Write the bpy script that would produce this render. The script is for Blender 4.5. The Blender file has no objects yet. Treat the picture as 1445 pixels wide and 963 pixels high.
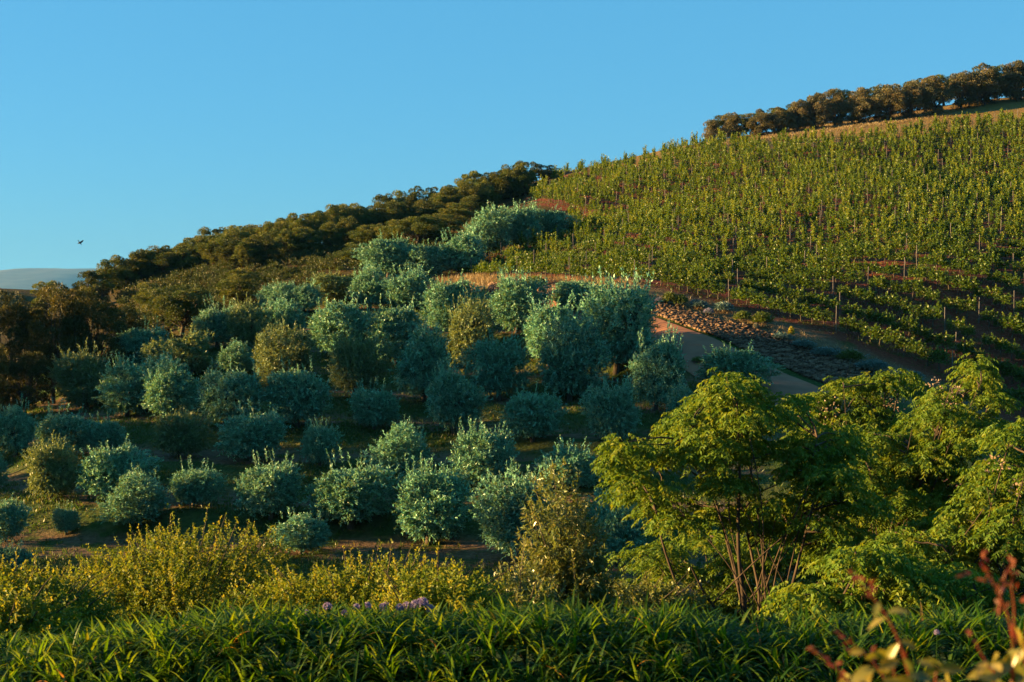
import bpy, math, random
import numpy as np
from mathutils import Vector

rng = np.random.default_rng(7)
random.seed(7)
scene = bpy.context.scene
COL = scene.collection

# ------------------------------------------------------------------ camera
FPX = 2007.0                      # 50 mm lens on a 36 mm sensor, in photo pixels (1445 wide)
PITCH = math.atan((481.5 - 420.0) / FPX)      # the camera looks slightly down
cp, sp_ = math.cos(PITCH), math.sin(PITCH)

def ray(px, py):
    """view ray of a photo pixel, scaled so that its y (depth) is 1"""
    u = (np.asarray(px, float) - 722.5) / FPX
    v = (481.5 - np.asarray(py, float)) / FPX
    y = cp + v * sp_
    z = -sp_ + v * cp
    return u / y, z / y

def project(X, Y, Z):
    f = Y * cp - Z * sp_
    f = np.where(f < 0.1, 0.1, f)
    v = (Y * sp_ + Z * cp) / f
    return 722.5 + FPX * X / f, 481.5 - FPX * v

cam_d = bpy.data.cameras.new('camera')
cam_d.lens = 50; cam_d.sensor_width = 36
cam_d.clip_start = 0.1; cam_d.clip_end = 40000
cam_d.dof.use_dof = True; cam_d.dof.focus_distance = 38; cam_d.dof.aperture_fstop = 4.5
cam = bpy.data.objects.new('camera', cam_d); COL.objects.link(cam)
cam.rotation_euler = (math.pi / 2 - PITCH, 0, 0)
scene.camera = cam

# ------------------------------------------------------------------ light
SUN_EL = math.radians(8.5)
SUN_AZ = math.radians(1.0)        # how far behind the exact left the sun stands
SUN = Vector((-math.cos(SUN_EL) * math.cos(SUN_AZ), math.cos(SUN_EL) * math.sin(SUN_AZ), math.sin(SUN_EL)))
sd = bpy.data.lights.new('sun', 'SUN')
sd.energy = 5.0; sd.angle = math.radians(0.6); sd.color = (1.0, 0.63, 0.23)
so = bpy.data.objects.new('sun', sd); COL.objects.link(so)
so.rotation_euler = (-SUN).to_track_quat('-Z', 'Y').to_euler()
so.location = SUN * 100

w = bpy.data.worlds.new('World'); scene.world = w; w.use_nodes = True
nt = w.node_tree; nt.nodes.clear()
sky = nt.nodes.new('ShaderNodeTexSky'); sky.sky_type = 'NISHITA'; sky.sun_disc = False
sky.sun_elevation = SUN_EL
sky.sun_rotation = math.atan2(SUN.x, SUN.y)
sky.air_density = 1.0; sky.dust_density = 0.2; sky.ozone_density = 3.0
tint = nt.nodes.new('ShaderNodeMix'); tint.data_type = 'RGBA'; tint.blend_type = 'MULTIPLY'
tint.inputs[0].default_value = 1.0
tint.inputs[7].default_value = (0.50, 0.73, 0.90, 1)
bg = nt.nodes.new('ShaderNodeBackground'); bg.inputs[1].default_value = 0.05
wo = nt.nodes.new('ShaderNodeOutputWorld')
clear = nt.nodes.new('ShaderNodeMix'); clear.data_type = 'RGBA'; clear.inputs[0].default_value = 0.62
clear.inputs[7].default_value = (0.38, 1.80, 3.0, 1)
nt.links.new(sky.outputs[0], tint.inputs[6]); nt.links.new(tint.outputs[2], clear.inputs[6]); nt.links.new(clear.outputs[2], bg.inputs[0]); nt.links.new(bg.outputs[0], wo.inputs[0])

scene.view_settings.view_transform = 'Standard'
scene.view_settings.look = 'None'
scene.view_settings.exposure = 2.45
scene.view_settings.gamma = 1.0
scene.view_settings.use_curve_mapping = False
cy = scene.cycles
cy.max_bounces = 6; cy.diffuse_bounces = 4; cy.glossy_bounces = 2; cy.transmission_bounces = 4
cy.transparent_max_bounces = 4; cy.volume_bounces = 0
cy.use_denoising = True
cy.sample_clamp_indirect = 4.0
cy.caustics_reflective = False; cy.caustics_refractive = False

# ------------------------------------------------------------------ materials
def ramp(nt, stops):
    r = nt.nodes.new('ShaderNodeValToRGB')
    e = r.color_ramp.elements
    while len(e) < len(stops): e.new(0.5)
    for k, (p, c) in enumerate(stops):
        e[k].position = p; e[k].color = (*c, 1)
    return r

def mixc(nt, fac, a, b, blend='MIX'):
    m = nt.nodes.new('ShaderNodeMix'); m.data_type = 'RGBA'; m.blend_type = blend
    for sock, v in ((m.inputs[0], fac), (m.inputs[6], a), (m.inputs[7], b)):
        if isinstance(v, (int, float)): sock.default_value = v
        elif isinstance(v, tuple): sock.default_value = (*v, 1)
        else: nt.links.new(v, sock)
    return m.outputs[2]

def new_mat(name):
    m = bpy.data.materials.new(name); m.use_nodes = True
    nt = m.node_tree; nt.nodes.clear()
    return m, nt

def leaf_mat(name, stops, trans=0.35, tcol=(1.5, 1.35, 0.45), rough=0.45, spec=0.35, back=None, vary=0.25):
    """two-sided leaf: gloss and diffuse on the face, light that comes through the blade"""
    m, nt = new_mat(name)
    at_ = nt.nodes.new('ShaderNodeAttribute'); at_.attribute_name = 'rnd'
    oi = nt.nodes.new('ShaderNodeObjectInfo')
    r = ramp(nt, stops); nt.links.new(at_.outputs['Fac'], r.inputs[0])
    mr = nt.nodes.new('ShaderNodeMapRange'); nt.links.new(oi.outputs['Random'], mr.inputs[0])
    mr.inputs[3].default_value = 1 - vary; mr.inputs[4].default_value = 1 + vary
    hs = nt.nodes.new('ShaderNodeHueSaturation'); nt.links.new(r.outputs[0], hs.inputs['Color']); nt.links.new(mr.outputs[0], hs.inputs['Value'])
    col = hs.outputs[0]
    if back:
        g = nt.nodes.new('ShaderNodeNewGeometry')
        col = mixc(nt, g.outputs['Backfacing'], col, mixc(nt, 0.65, col, back))
    p = nt.nodes.new('ShaderNodeBsdfPrincipled'); nt.links.new(col, p.inputs['Base Color'])
    p.inputs['Roughness'].default_value = rough; p.inputs['Specular IOR Level'].default_value = spec
    t = nt.nodes.new('ShaderNodeBsdfTranslucent'); nt.links.new(mixc(nt, 1.0, col, tcol, 'MULTIPLY'), t.inputs[0])
    ms = nt.nodes.new('ShaderNodeMixShader'); ms.inputs[0].default_value = trans
    nt.links.new(p.outputs[0], ms.inputs[1]); nt.links.new(t.outputs[0], ms.inputs[2])
    o = nt.nodes.new('ShaderNodeOutputMaterial'); nt.links.new(ms.outputs[0], o.inputs[0])
    return m

def rough_mat(name, stops, scale=8.0, detail=6.0, bump=0.4, rough=0.9, use_rnd=False, stretch=(1, 1, 1)):
    m, nt = new_mat(name)
    tc = nt.nodes.new('ShaderNodeTexCoord'); mp = nt.nodes.new('ShaderNodeMapping'); mp.inputs['Scale'].default_value = stretch
    nt.links.new(tc.outputs['Object'], mp.inputs[0])
    n = nt.nodes.new('ShaderNodeTexNoise'); n.inputs['Scale'].default_value = scale; n.inputs['Detail'].default_value = detail
    nt.links.new(mp.outputs[0], n.inputs[0])
    r = ramp(nt, stops)
    if use_rnd:
        a = nt.nodes.new('ShaderNodeAttribute'); a.attribute_name = 'rnd'
        ad = nt.nodes.new('ShaderNodeMath'); ad.operation = 'MULTIPLY_ADD'; ad.inputs[1].default_value = 0.5
        nt.links.new(n.outputs['Fac'], ad.inputs[0])
        h = nt.nodes.new('ShaderNodeMath'); h.operation = 'MULTIPLY'; h.inputs[1].default_value = 0.5
        nt.links.new(a.outputs['Fac'], h.inputs[0]); nt.links.new(h.outputs[0], ad.inputs[2]); nt.links.new(ad.outputs[0], r.inputs[0])
    else:
        nt.links.new(n.outputs['Fac'], r.inputs[0])
    p = nt.nodes.new('ShaderNodeBsdfPrincipled'); nt.links.new(r.outputs[0], p.inputs['Base Color'])
    p.inputs['Roughness'].default_value = rough; p.inputs['Specular IOR Level'].default_value = 0.2
    b = nt.nodes.new('ShaderNodeBump'); b.inputs['Strength'].default_value = bump; nt.links.new(n.outputs['Fac'], b.inputs['Height'])
    nt.links.new(b.outputs[0], p.inputs['Normal'])
    o = nt.nodes.new('ShaderNodeOutputMaterial'); nt.links.new(p.outputs[0], o.inputs[0])
    return m

M = {}
M['olive'] = leaf_mat('olive_leaf', [(0, (0.012, 0.046, 0.027)), (0.45, (0.046, 0.168, 0.100)), (1, (0.17, 0.43, 0.27))],
                      trans=0.14, tcol=(3.0, 1.6, 0.4), rough=0.45, spec=0.3, back=(0.17, 0.36, 0.24), vary=0.18)
M['olive_sun_tint'] = leaf_mat('olive_leaf_sun_tint', [(0, (0.025, 0.062, 0.026)), (0.5, (0.10, 0.17, 0.06)), (1, (0.20, 0.27, 0.09))],
                      trans=0.24, tcol=(2.2, 1.5, 0.4), rough=0.45, spec=0.3, back=(0.13, 0.19, 0.11), vary=0.15)  # second olive leaf with low-sun warmth put into its colour
M['wood_leaf'] = leaf_mat('evergreen_leaf', [(0, (0.018, 0.042, 0.009)), (0.6, (0.07, 0.092, 0.020)), (1, (0.17, 0.145, 0.032))],
                      trans=0.28, rough=0.55, spec=0.25, vary=0.35)
M['brown_leaf'] = leaf_mat('rusty_evergreen_leaf', [(0, (0.024, 0.036, 0.008)), (0.6, (0.06, 0.06, 0.014)), (1, (0.12, 0.092, 0.022))], trans=0.3, rough=0.55, spec=0.2, vary=0.2)
M['grove_leaf'] = leaf_mat('grove_leaf', [(0, (0.04, 0.05, 0.018)), (0.6, (0.11, 0.085, 0.027)), (1, (0.24, 0.14, 0.045))],
                      trans=0.2, rough=0.5, spec=0.3, back=(0.12, 0.13, 0.09), vary=0.25)
M['vine'] = leaf_mat('vine_leaf', [(0, (0.024, 0.06, 0.007)), (0.6, (0.080, 0.138, 0.013)), (1, (0.225, 0.235, 0.028))],
                      trans=0.42, tcol=(1.5, 1.2, 0.35), rough=0.45, spec=0.35, vary=0.2)
M['shrub'] = leaf_mat('yellow_green_leaf', [(0, (0.04, 0.095, 0.010)), (0.5, (0.13, 0.19, 0.02)), (1, (0.29, 0.28, 0.045))],
                      trans=0.45, tcol=(1.5, 1.15, 0.35), rough=0.5, spec=0.2, vary=0.12)
M['willow'] = leaf_mat('grey_green_leaf', [(0, (0.05, 0.09, 0.020)), (0.5, (0.12, 0.155, 0.03)), (1, (0.26, 0.22, 0.07))],
                      trans=0.35, tcol=(1.4, 1.15, 0.45), rough=0.35, spec=0.5, back=(0.15, 0.20, 0.06), vary=0.1)
M['feather'] = leaf_mat('feathery_leaf', [(0, (0.045, 0.105, 0.012)), (0.55, (0.098, 0.168, 0.018)), (1, (0.205, 0.235, 0.03))],
                      trans=0.42, tcol=(1.5, 1.2, 0.35), rough=0.55, spec=0.15, vary=0.1)
M['strap'] = leaf_mat('strap_leaf', [(0, (0.010, 0.042, 0.006)), (0.6, (0.036, 0.10, 0.010)), (0.93, (0.07, 0.13, 0.014)), (1, (0.18, 0.12, 0.035))],
                      trans=0.55, tcol=(3.2, 2.0, 0.3), rough=0.45, spec=0.18, vary=0.0)
M['green_bush'] = leaf_mat('bush_leaf', [(0, (0.05, 0.09, 0.014)), (1, (0.12, 0.15, 0.025))], trans=0.35, vary=0.2)
M['blue_bush'] = leaf_mat('blue_grey_leaf', [(0, (0.07, 0.13, 0.12)), (1, (0.14, 0.21, 0.18))], trans=0.2, tcol=(1.1, 1.1, 0.8), vary=0.2)
M['grass'] = leaf_mat('grass_blade', [(0, (0.026, 0.065, 0.008)), (0.6, (0.05, 0.095, 0.013)), (0.85, (0.13, 0.11, 0.03)), (1, (0.22, 0.16, 0.06))], trans=0.4, vary=0.0)
M['dry_grass'] = leaf_mat('dry_grass_blade', [(0, (0.14, 0.115, 0.05)), (0.6, (0.25, 0.19, 0.10)), (1, (0.38, 0.29, 0.18))], trans=0.4, tcol=(1.2, 1.0, 0.6), vary=0.0)
M['scrub'] = leaf_mat('rusty_scrub_leaf', [(0, (0.020, 0.042, 0.007)), (0.7, (0.055, 0.068, 0.012)), (1, (0.11, 0.052, 0.022))], trans=0.3, vary=0.0)
M['young_leaf'] = leaf_mat('young_leaf', [(0, (0.14, 0.15, 0.03)), (0.6, (0.22, 0.20, 0.04)), (1, (0.34, 0.26, 0.06))], trans=0.45, tcol=(1.3, 1.15, 0.4), rough=0.3, spec=0.5, vary=0.0)
M['red_leaf'] = leaf_mat('red_young_leaf', [(0, (0.10, 0.022, 0.014)), (1, (0.22, 0.07, 0.03))], trans=0.4, tcol=(1.4, 0.8, 0.6), rough=0.35, vary=0.0)
M['lilac'] = leaf_mat('lilac_petal', [(0, (0.20, 0.17, 0.32)), (1, (0.36, 0.29, 0.42))], trans=0.4, tcol=(1.1, 1.0, 1.1), vary=0.0)
M['pink'] = leaf_mat('pale_pink_blossom', [(0, (0.26, 0.19, 0.12)), (1, (0.42, 0.30, 0.22))], trans=0.4, tcol=(1.1, 1.0, 0.9), vary=0.0)
M['yellow'] = leaf_mat('yellow_petal', [(0, (0.5, 0.4, 0.03)), (1, (0.7, 0.55, 0.05))], trans=0.4, vary=0.0)
M['bark'] = rough_mat('bark', [(0.3, (0.035, 0.026, 0.018)), (0.7, (0.10, 0.078, 0.055))], scale=14, stretch=(1, 1, 0.25))
M['pale_bark'] = rough_mat('pale_bark', [(0.3, (0.028, 0.02, 0.014)), (0.7, (0.085, 0.06, 0.042))], scale=10, stretch=(1, 1, 0.25))
M['post'] = rough_mat('weathered_wood', [(0.3, (0.075, 0.065, 0.06)), (0.7, (0.16, 0.14, 0.125))], scale=10, stretch=(3, 3, 0.3))
M['stone'] = rough_mat('field_stone', [(0.25, (0.05, 0.03, 0.019)), (0.5, (0.11, 0.066, 0.040)), (0.8, (0.21, 0.135, 0.085))], scale=5, use_rnd=True)
M['feathers'] = rough_mat('black_plumage', [(0.3, (0.008, 0.008, 0.008)), (0.7, (0.02, 0.018, 0.016))], scale=20, bump=0.1)
M['road'] = rough_mat('packed_dirt', [(0.25, (0.18, 0.075, 0.04)), (0.75, (0.26, 0.12, 0.068))], scale=0.9, detail=10, bump=0.3)
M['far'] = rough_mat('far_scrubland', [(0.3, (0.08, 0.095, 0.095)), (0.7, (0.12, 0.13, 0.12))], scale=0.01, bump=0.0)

# ------------------------------------------------------------------ mesh helpers
def unit(a):
    return a / np.maximum(np.linalg.norm(a, axis=-1, keepdims=True), 1e-9)

class MB:
    """collects vertices and faces, builds one mesh"""
    def __init__(self): self.v = []; self.f = []; self.r = []; self.n = 0
    def add(self, V, F, R=None):
        V = np.asarray(V, float).reshape(-1, 3); F = np.asarray(F, int)
        self.v.append(V); self.f.append(F + self.n); self.n += len(V)
        self.r.append(np.full(len(F), 0.5) if R is None else np.broadcast_to(R, (len(F),)).astype(float))
        return self
    def merge(self, o, mat3=None, off=(0, 0, 0)):
        for V, F, R in zip(o.v, o.f, o.r):
            V2 = V if mat3 is None else V @ mat3.T
            self.v.append(V2 + np.asarray(off)); self.f.append(F + self.n); self.r.append(R)
        self.n += o.n; return self
    def tube(self, path, rad, sides=6, R=None):
        path = np.asarray(path, float); rad = np.broadcast_to(np.asarray(rad, float), (len(path),))
        t = unit(np.gradient(path, axis=0)); ref = np.array([0.31, 0.95, 0.05])
        a = unit(np.cross(t, ref)); b = np.cross(t, a)
        th = np.linspace(0, 2 * math.pi, sides, endpoint=False)
        V = path[:, None] + rad[:, None, None] * (np.cos(th)[None, :, None] * a[:, None] + np.sin(th)[None, :, None] * b[:, None])
        F = []
        for i in range(len(path) - 1):
            for j in range(sides):
                k = (j + 1) % sides
                F.append((i * sides + j, i * sides + k, (i + 1) * sides + k, (i + 1) * sides + j))
        return self.add(V.reshape(-1, 3), F, R)
    def leaves(self, P, D, N, L, W, rnd, fold=0.25, droop=0.0):
        n = len(P); S = unit(np.cross(D, N)); N2 = np.cross(S, D)
        L = np.broadcast_to(L, (n,))[:, None]; W = np.broadcast_to(W, (n,))[:, None]
        mid = P + D * L * 0.45; up = N2 * W * fold
        tip = P + D * L; tip[:, 2] -= droop * L[:, 0]
        V = np.stack([P, mid + S * W / 2 + up, tip, mid - S * W / 2 + up], 1).reshape(-1, 3)
        F = np.arange(4 * n).reshape(n, 4)
        return self.add(V, F, np.broadcast_to(rnd, (n,)))
    def mesh(self, name, mat, smooth=False):
        me = bpy.data.meshes.new(name)
        V = np.concatenate(self.v); groups = self.f
        me.vertices.add(len(V)); me.vertices.foreach_set('co', V.astype(np.float32).ravel())
        loops = np.concatenate([g.ravel() for g in groups]).astype(np.int32)
        sizes = np.concatenate([np.full(len(g), g.shape[1]) for g in groups]).astype(np.int32)
        starts = np.concatenate([[0], np.cumsum(sizes)[:-1]]).astype(np.int32)
        me.loops.add(len(loops)); me.loops.foreach_set('vertex_index', loops)
        me.polygons.add(len(sizes)); me.polygons.foreach_set('loop_start', starts)
        me.update(calc_edges=True)
        at_ = me.attributes.new('rnd', 'FLOAT', 'FACE'); at_.data.foreach_set('value', np.concatenate(self.r).astype(np.float32))
        if smooth: me.polygons.foreach_set('use_smooth', np.ones(len(sizes), bool))
        me.materials.append(mat)
        return me

def link(name, data, parent=None):
    o = bpy.data.objects.new(name, data); COL.objects.link(o)
    if parent is not None: o.parent = parent
    return o

def tag(o, label=None, cat=None, group=None, kind=None):
    if label: o['label'] = label
    if cat: o['category'] = cat
    if group: o['group'] = group
    if kind: o['kind'] = kind
    return o

def thing(name, label, cat, loc, rz=0.0, scale=(1, 1, 1), group=None, parts=()):
    e = link(name, None); e.location = loc; e.rotation_euler = (0, 0, rz); e.scale = scale; e.empty_display_size = 0.3
    tag(e, label, cat, group)
    for pn, me in parts: link(pn, me, e)
    return e

def randdirs(n, r, zmin=-1.0):
    z = r.uniform(zmin, 1, n); a = r.uniform(0, 2 * math.pi, n); q = np.sqrt(np.maximum(0, 1 - z * z))
    return np.stack([q * np.cos(a), q * np.sin(a), z], 1)

def shoot_leaves(mb, r, B, D, ln, nl, L, W, spread=0.8, follow=0.7, bend=0.0, droop=0.0, fold=0.25, rlo=0.0, rhi=1.0, t0=0.08):
    """leaves set along straight or nodding shoots; B bases, D directions, ln lengths"""
    n = len(B)
    t = np.tile(np.linspace(t0, 1.0, nl), (n, 1)) + r.normal(0, 0.03, (n, nl))
    ln = np.broadcast_to(ln, (n,))
    P = B[:, None] + D[:, None] * (ln[:, None] * t)[..., None]
    P[..., 2] -= bend * ln[:, None] * t ** 2
    d = D[:, None] * follow + r.normal(0, spread, (n, nl, 3)) * 0.6
    d[..., 2] -= bend * t * 0.8
    d = unit(d)
    N = unit(r.normal(0, 1, (n, nl, 3)) + np.array([0, 0, 0.6]))
    sr = r.uniform(0, 1, (n, 1)) * 0.55 + r.uniform(0, 1, (n, nl)) * 0.45
    sr = rlo + (rhi - rlo) * sr
    k = n * nl
    mb.leaves(P.reshape(k, 3), d.reshape(k, 3), N.reshape(k, 3), L * r.uniform(0.7, 1.25, k), W * r.uniform(0.75, 1.2, k), sr.reshape(k), fold, droop)

def limb(r, a, b, n=6, wob=0.06):
    a = np.asarray(a, float); b = np.asarray(b, float)
    t = np.linspace(0, 1, n)[:, None]; ln = np.linalg.norm(b - a)
    p = a + (b - a) * t
    k = r.normal(0, wob * ln, 3); k[2] = abs(k[2])
    return p + k * np.sin(t * math.pi) + np.vstack([np.zeros(3), r.normal(0, wob * ln * 0.25, (n - 2, 3)), np.zeros(3)])

# ------------------------------------------------------------------ terrain
# survey points: photo pixel of bare ground and its distance in metres
GP = [(600,850,52),(100,850,56),(1000,850,52),(1300,850,50),(605,765,62),(735,790,60),(382,733,65),(165,703,68),(20,720,68),
 (565,672,71),(355,650,74),(85,640,77),(865,640,72),(1100,680,68),(1300,680,66),
 (640,608,79),(420,600,81),(180,585,86),(925,580,79),(1035,552,81),(1150,560,80),
 (598,560,87),(803,560,85),(405,540,91),(265,525,97),(100,560,99),
 (870,520,89),(665,515,95),(480,500,99),(310,487,106),(960,508,88),(1090,545,82),
 (640,465,104),(730,465,101),(575,432,112),(470,425,116),(390,440,114),
 (925,448,97),(1040,490,91),(1150,535,86),(1300,600,78),(920,430,98),(1050,462,94),(1210,520,87),
 (640,393,127),(760,394,114),(900,404,103),(1000,425,100),(1100,452,96),(1266,502,92),(1445,590,85),
 (1266,372,107),(1445,440,99),(1396,330,117),(1357,270,142),(1408,197,163),(1271,263,140),(1240,182,174),(1445,155,178),
 (1100,300,134),(1100,380,112),(1050,199,180),(1000,300,142),(990,206,181),(900,330,130),(900,235,176),(800,262,172),(800,320,148),(900,280,154),(785,252,176),
 (1390,142,186),(1250,167,186),(1130,182,186),(1020,197,187),(1300,240,152),
 (700,300,156),(745,276,174),(600,350,142),(600,335,157),(660,292,178),(650,318,159),(600,312,178),(500,336,176),(520,346,156),(450,354,155),(400,385,140),(500,378,132),(330,415,130),(400,352,172),
 (300,369,168),(300,382,148),(200,402,158),(200,420,138),(120,425,150),(60,445,142),(250,470,113),(100,548,104),(20,575,101),(0,650,80)]
pts = []
for px, py, d in GP:
    u, s = ray(px, py); pts.append((u * d, d, s * d))
for X in (-14, -7, 0, 7, 14):
    for Y, z in ((-10, -2.95), (0, -2.95), (7, -2.95), (10.8, -2.95), (13.5, -3.4), (20, -4.9), (28, -6.6), (40, -9.4)):
        pts.append((X, Y, z + 0.0))
for X, Y, z in ((-60, 60, -9), (-60, 100, -4), (-65, 150, 2), (-60, 20, -5), (60, 20, -4), (60, 60, -5), (70, 100, 4), (85, 150, 22),
                (-60, 190, -6), (-20, 212, 2), (10, 220, 12), (40, 225, 20), (75, 215, 24), (-40, 230, -14), (40, 245, 12), (90, 190, 28), (-90, 120, -4),
                (-90, 60, -10), (100, 60, 0), (100, 240, 18), (0, 240, 0)):
    pts.append((X, Y, z))
pts = np.array(pts); SC = 50.0
def tps_fit(p, lam=2e-3):
    A = p[:, :2] / SC; n = len(A)
    r2 = ((A[:, None] - A[None]) ** 2).sum(-1)
    K = 0.5 * r2 * np.log(r2 + 1e-12) + lam * np.eye(n)
    Q = np.hstack([np.ones((n, 1)), A])
    S = np.block([[K, Q], [Q.T, np.zeros((3, 3))]])
    return np.linalg.solve(S, np.concatenate([p[:, 2], np.zeros(3)]))
cf = tps_fit(pts)
def tps_eval(X, Y):
    A = pts[:, :2] / SC; X = X / SC; Y = Y / SC
    z = cf[-3] + cf[-2] * X + cf[-1] * Y
    for k in range(len(A)):
        r2 = (X - A[k, 0]) ** 2 + (Y - A[k, 1]) ** 2
        z = z + cf[k] * 0.5 * r2 * np.log(r2 + 1e-12)
    return z

def inpoly(x, y, poly):
    c = np.zeros(np.shape(x), bool); n = len(poly)
    for i in range(n):
        x1, y1 = poly[i]; x2, y2 = poly[(i + 1) % n]
        if y1 == y2: continue
        c ^= ((y1 > y) != (y2 > y)) & (x < (x2 - x1) * (y - y1) / (y2 - y1) + x1)
    return c

def wob(X, Y, s, k=0):
    return (np.sin(X / s + 1.7 * k + 0.6 * np.sin(Y / s * 0.8 + k)) + np.sin(Y / s * 1.13 + 2.1 + k + 0.7 * np.sin(X / s * 0.9)) +
            0.5 * np.sin((X + Y) / s * 2.1 + k) + 0.5 * np.sin((X - Y) / s * 1.9 + 2 * k)) / 3

X0, X1, Y0, Y1, ST = -92.0, 102.0, -20.0, 238.0, 0.5
gx = np.arange(X0, X1 + 0.01, ST); gy = np.arange(Y0, Y1 + 0.01, ST)
GX, GY = np.meshgrid(gx, gy)
GZ = tps_eval(GX, GY)
GPX, GPY = project(GX, GY, GZ)

ORCHARD = [(-60, 870), (-60, 560), (60, 540), (180, 500), (320, 450), (400, 410), (560, 385), (640, 402), (800, 415), (915, 440), (960, 512), (1080, 560), (1200, 700), (1200, 870)]
VINEYARD = [(640, 396), (700, 355), (745, 352), (800, 335), (808, 300), (745, 284), (790, 252), (870, 238), (990, 207), (1060, 205), (1130, 203), (1240, 196), (1445, 168),
            (1700, 132), (1700, 760), (1445, 592), (1266, 507), (1100, 457), (1000, 430), (900, 408), (760, 398)]
SOIL = [(620, 400), (700, 358), (800, 335), (800, 300), (735, 285), (765, 258), (790, 245), (870, 232), (990, 200), (1130, 187), (1240, 172), (1445, 140), (1700, 100), (1700, 800), (1445, 610), (1300, 545),
        (1200, 508), (1050, 455), (920, 425), (800, 410), (640, 402)]
VERGE = [(640, 398), (900, 400), (1000, 425), (1130, 462), (1200, 490), (1320, 535), (1420, 600), (1360, 620), (1210, 528), (1050, 465), (920, 432), (780, 404), (640, 405)]
front = (GY > 30)
def blur(a, n=2):
    for _ in range(n):
        b = np.pad(a, 1, mode='edge'); a = (b[1:-1, 1:-1] * 2 + b[:-2, 1:-1] + b[2:, 1:-1] + b[1:-1, :-2] + b[1:-1, 2:]) / 6
    return a
m_orch = blur((inpoly(GPX, GPY, ORCHARD) & front & (GY < 125)).astype(float), 4)
m_soil = blur((inpoly(GPX, GPY, SOIL) & (GY > 60) & (GY < 200)).astype(float), 3)
m_verge = blur((inpoly(GPX, GPY, VERGE) & (GY > 60) & (GY < 135)).astype(float), 2)
m_top = blur(((GY > 168) & (GX > 15)).astype(float), 8)
m_rust = blur(((GY > 100) & (m_orch < 0.3) & (m_soil < 0.3) & (GX < 10)).astype(float), 3)
# orchard terraces: level treads and short grassy banks that follow the contours
STEP = 1.25
ph = (GZ + 0.35 * wob(GX, GY, 9.0)) / STEP
fr = ph - np.floor(ph)
sm = np.clip((fr - 0.45) / 0.55, 0, 1); sm = sm * sm * (3 - 2 * sm)
GZ = GZ + m_orch * 0.8 * STEP * (sm - fr)
bank = np.clip((fr - 0.5) / 0.15, 0, 1) * m_orch
GZ = GZ + 0.06 * wob(GX, GY, 1.7, 1) + 0.03 * wob(GX, GY, 0.7, 2) * (GY > 14)

def H(x, y):
    fx = np.clip((np.asarray(x, float) - X0) / ST, 0, len(gx) - 1.001); fy = np.clip((np.asarray(y, float) - Y0) / ST, 0, len(gy) - 1.001)
    i = fx.astype(int); j = fy.astype(int); a = fx - i; b = fy - j
    return GZ[j, i] * (1 - a) * (1 - b) + GZ[j, i + 1] * a * (1 - b) + GZ[j + 1, i] * (1 - a) * b + GZ[j + 1, i + 1] * a * b

DS = np.arange(14, 236, 0.1)
def at(px, py, dmin=14.0):
    """the ground point seen at a photo pixel (first hit of the view ray beyond dmin)"""
    u, s = ray(px, py); ds = DS[DS >= dmin]
    below = s * ds <= H(u * ds, ds)
    d = ds[np.argmax(below)] if below.any() else None
    if d is None:
        k = np.argmin(s * ds - H(u * ds, ds)); d = ds[k]
    return np.array([u * d, d, float(H(u * d, d))])

# one sheet: the surveyed middle plus coarse outer rings to the horizon
def outer(a, b, step, far):
    o = []; x = b; s = step
    while x < far: s *= 1.28; x += s; o.append(x)
    q = []; x = a; s = step
    while x > -far: s *= 1.28; x -= s; q.append(x)
    return q[::-1], o
lx, rx = outer(X0, X1, ST * 2, 9000); ly, ry = outer(Y0, Y1, ST * 2, 9000)
TX, TY = np.meshgrid(np.concatenate([lx, gx, rx]), np.concatenate([ly, gy, ry]))
cx = np.clip(TX, X0, X1); cyy = np.clip(TY, Y0, Y1)
dist = np.hypot(TX - cx, TY - cyy)
edge = H(cx, cyy); bl = np.clip(dist / 260, 0, 1); bl = bl * bl * (3 - 2 * bl)
TZ = edge * (1 - bl) + (-42 + 6 * wob(TX, TY, 160)) * bl
def padm(a):
    return a[np.clip(((cyy - Y0) / ST).round().astype(int), 0, len(gy) - 1), np.clip(((cx - X0) / ST).round().astype(int), 0, len(gx) - 1)]
ny, nx = TX.shape
idx = np.arange(nx * ny).reshape(ny, nx)
mb = MB(); mb.add(np.stack([TX, TY, TZ], -1).reshape(-1, 3), np.stack([idx[:-1, :-1], idx[:-1, 1:], idx[1:, 1:], idx[1:, :-1]], -1).reshape(-1, 4))
m, nt = new_mat('hillside_ground')
tc = nt.nodes.new('ShaderNodeTexCoord')
def noise(scale, detail=8, rough=0.6):
    n = nt.nodes.new('ShaderNodeTexNoise'); n.inputs['Scale'].default_value = scale; n.inputs['Detail'].default_value = detail; n.inputs['Roughness'].default_value = rough
    nt.links.new(tc.outputs['Object'], n.inputs[0]); return n.outputs['Fac']
def attr(name):
    a = nt.nodes.new('ShaderNodeAttribute'); a.attribute_name = name; return a.outputs['Fac']
def math_(op, a, b):
    n = nt.nodes.new('ShaderNodeMath'); n.operation = op; n.use_clamp = True
    for s, v in ((n.inputs[0], a), (n.inputs[1], b)):
        if isinstance(v, (int, float)): s.default_value = v
        else: nt.links.new(v, s)
    return n.outputs[0]
def rampc(fac, stops):
    r = ramp(nt, stops); nt.links.new(fac, r.inputs[0]); return r.outputs[0]
n1, n2, n3 = noise(0.55), noise(4.0), noise(0.12, 4)
green = rampc(n2, [(0.3, (0.016, 0.034, 0.005)), (0.7, (0.045, 0.072, 0.013))])
brown = rampc(n2, [(0.3, (0.07, 0.040, 0.022)), (0.7, (0.17, 0.105, 0.062))])
red = rampc(n2, [(0.3, (0.085, 0.022, 0.012)), (0.7, (0.17, 0.048, 0.026))])
rust = rampc(n1, [(0.3, (0.03, 0.03, 0.007)), (0.55, (0.065, 0.045, 0.012)), (0.75, (0.085, 0.036, 0.018))])
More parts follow.
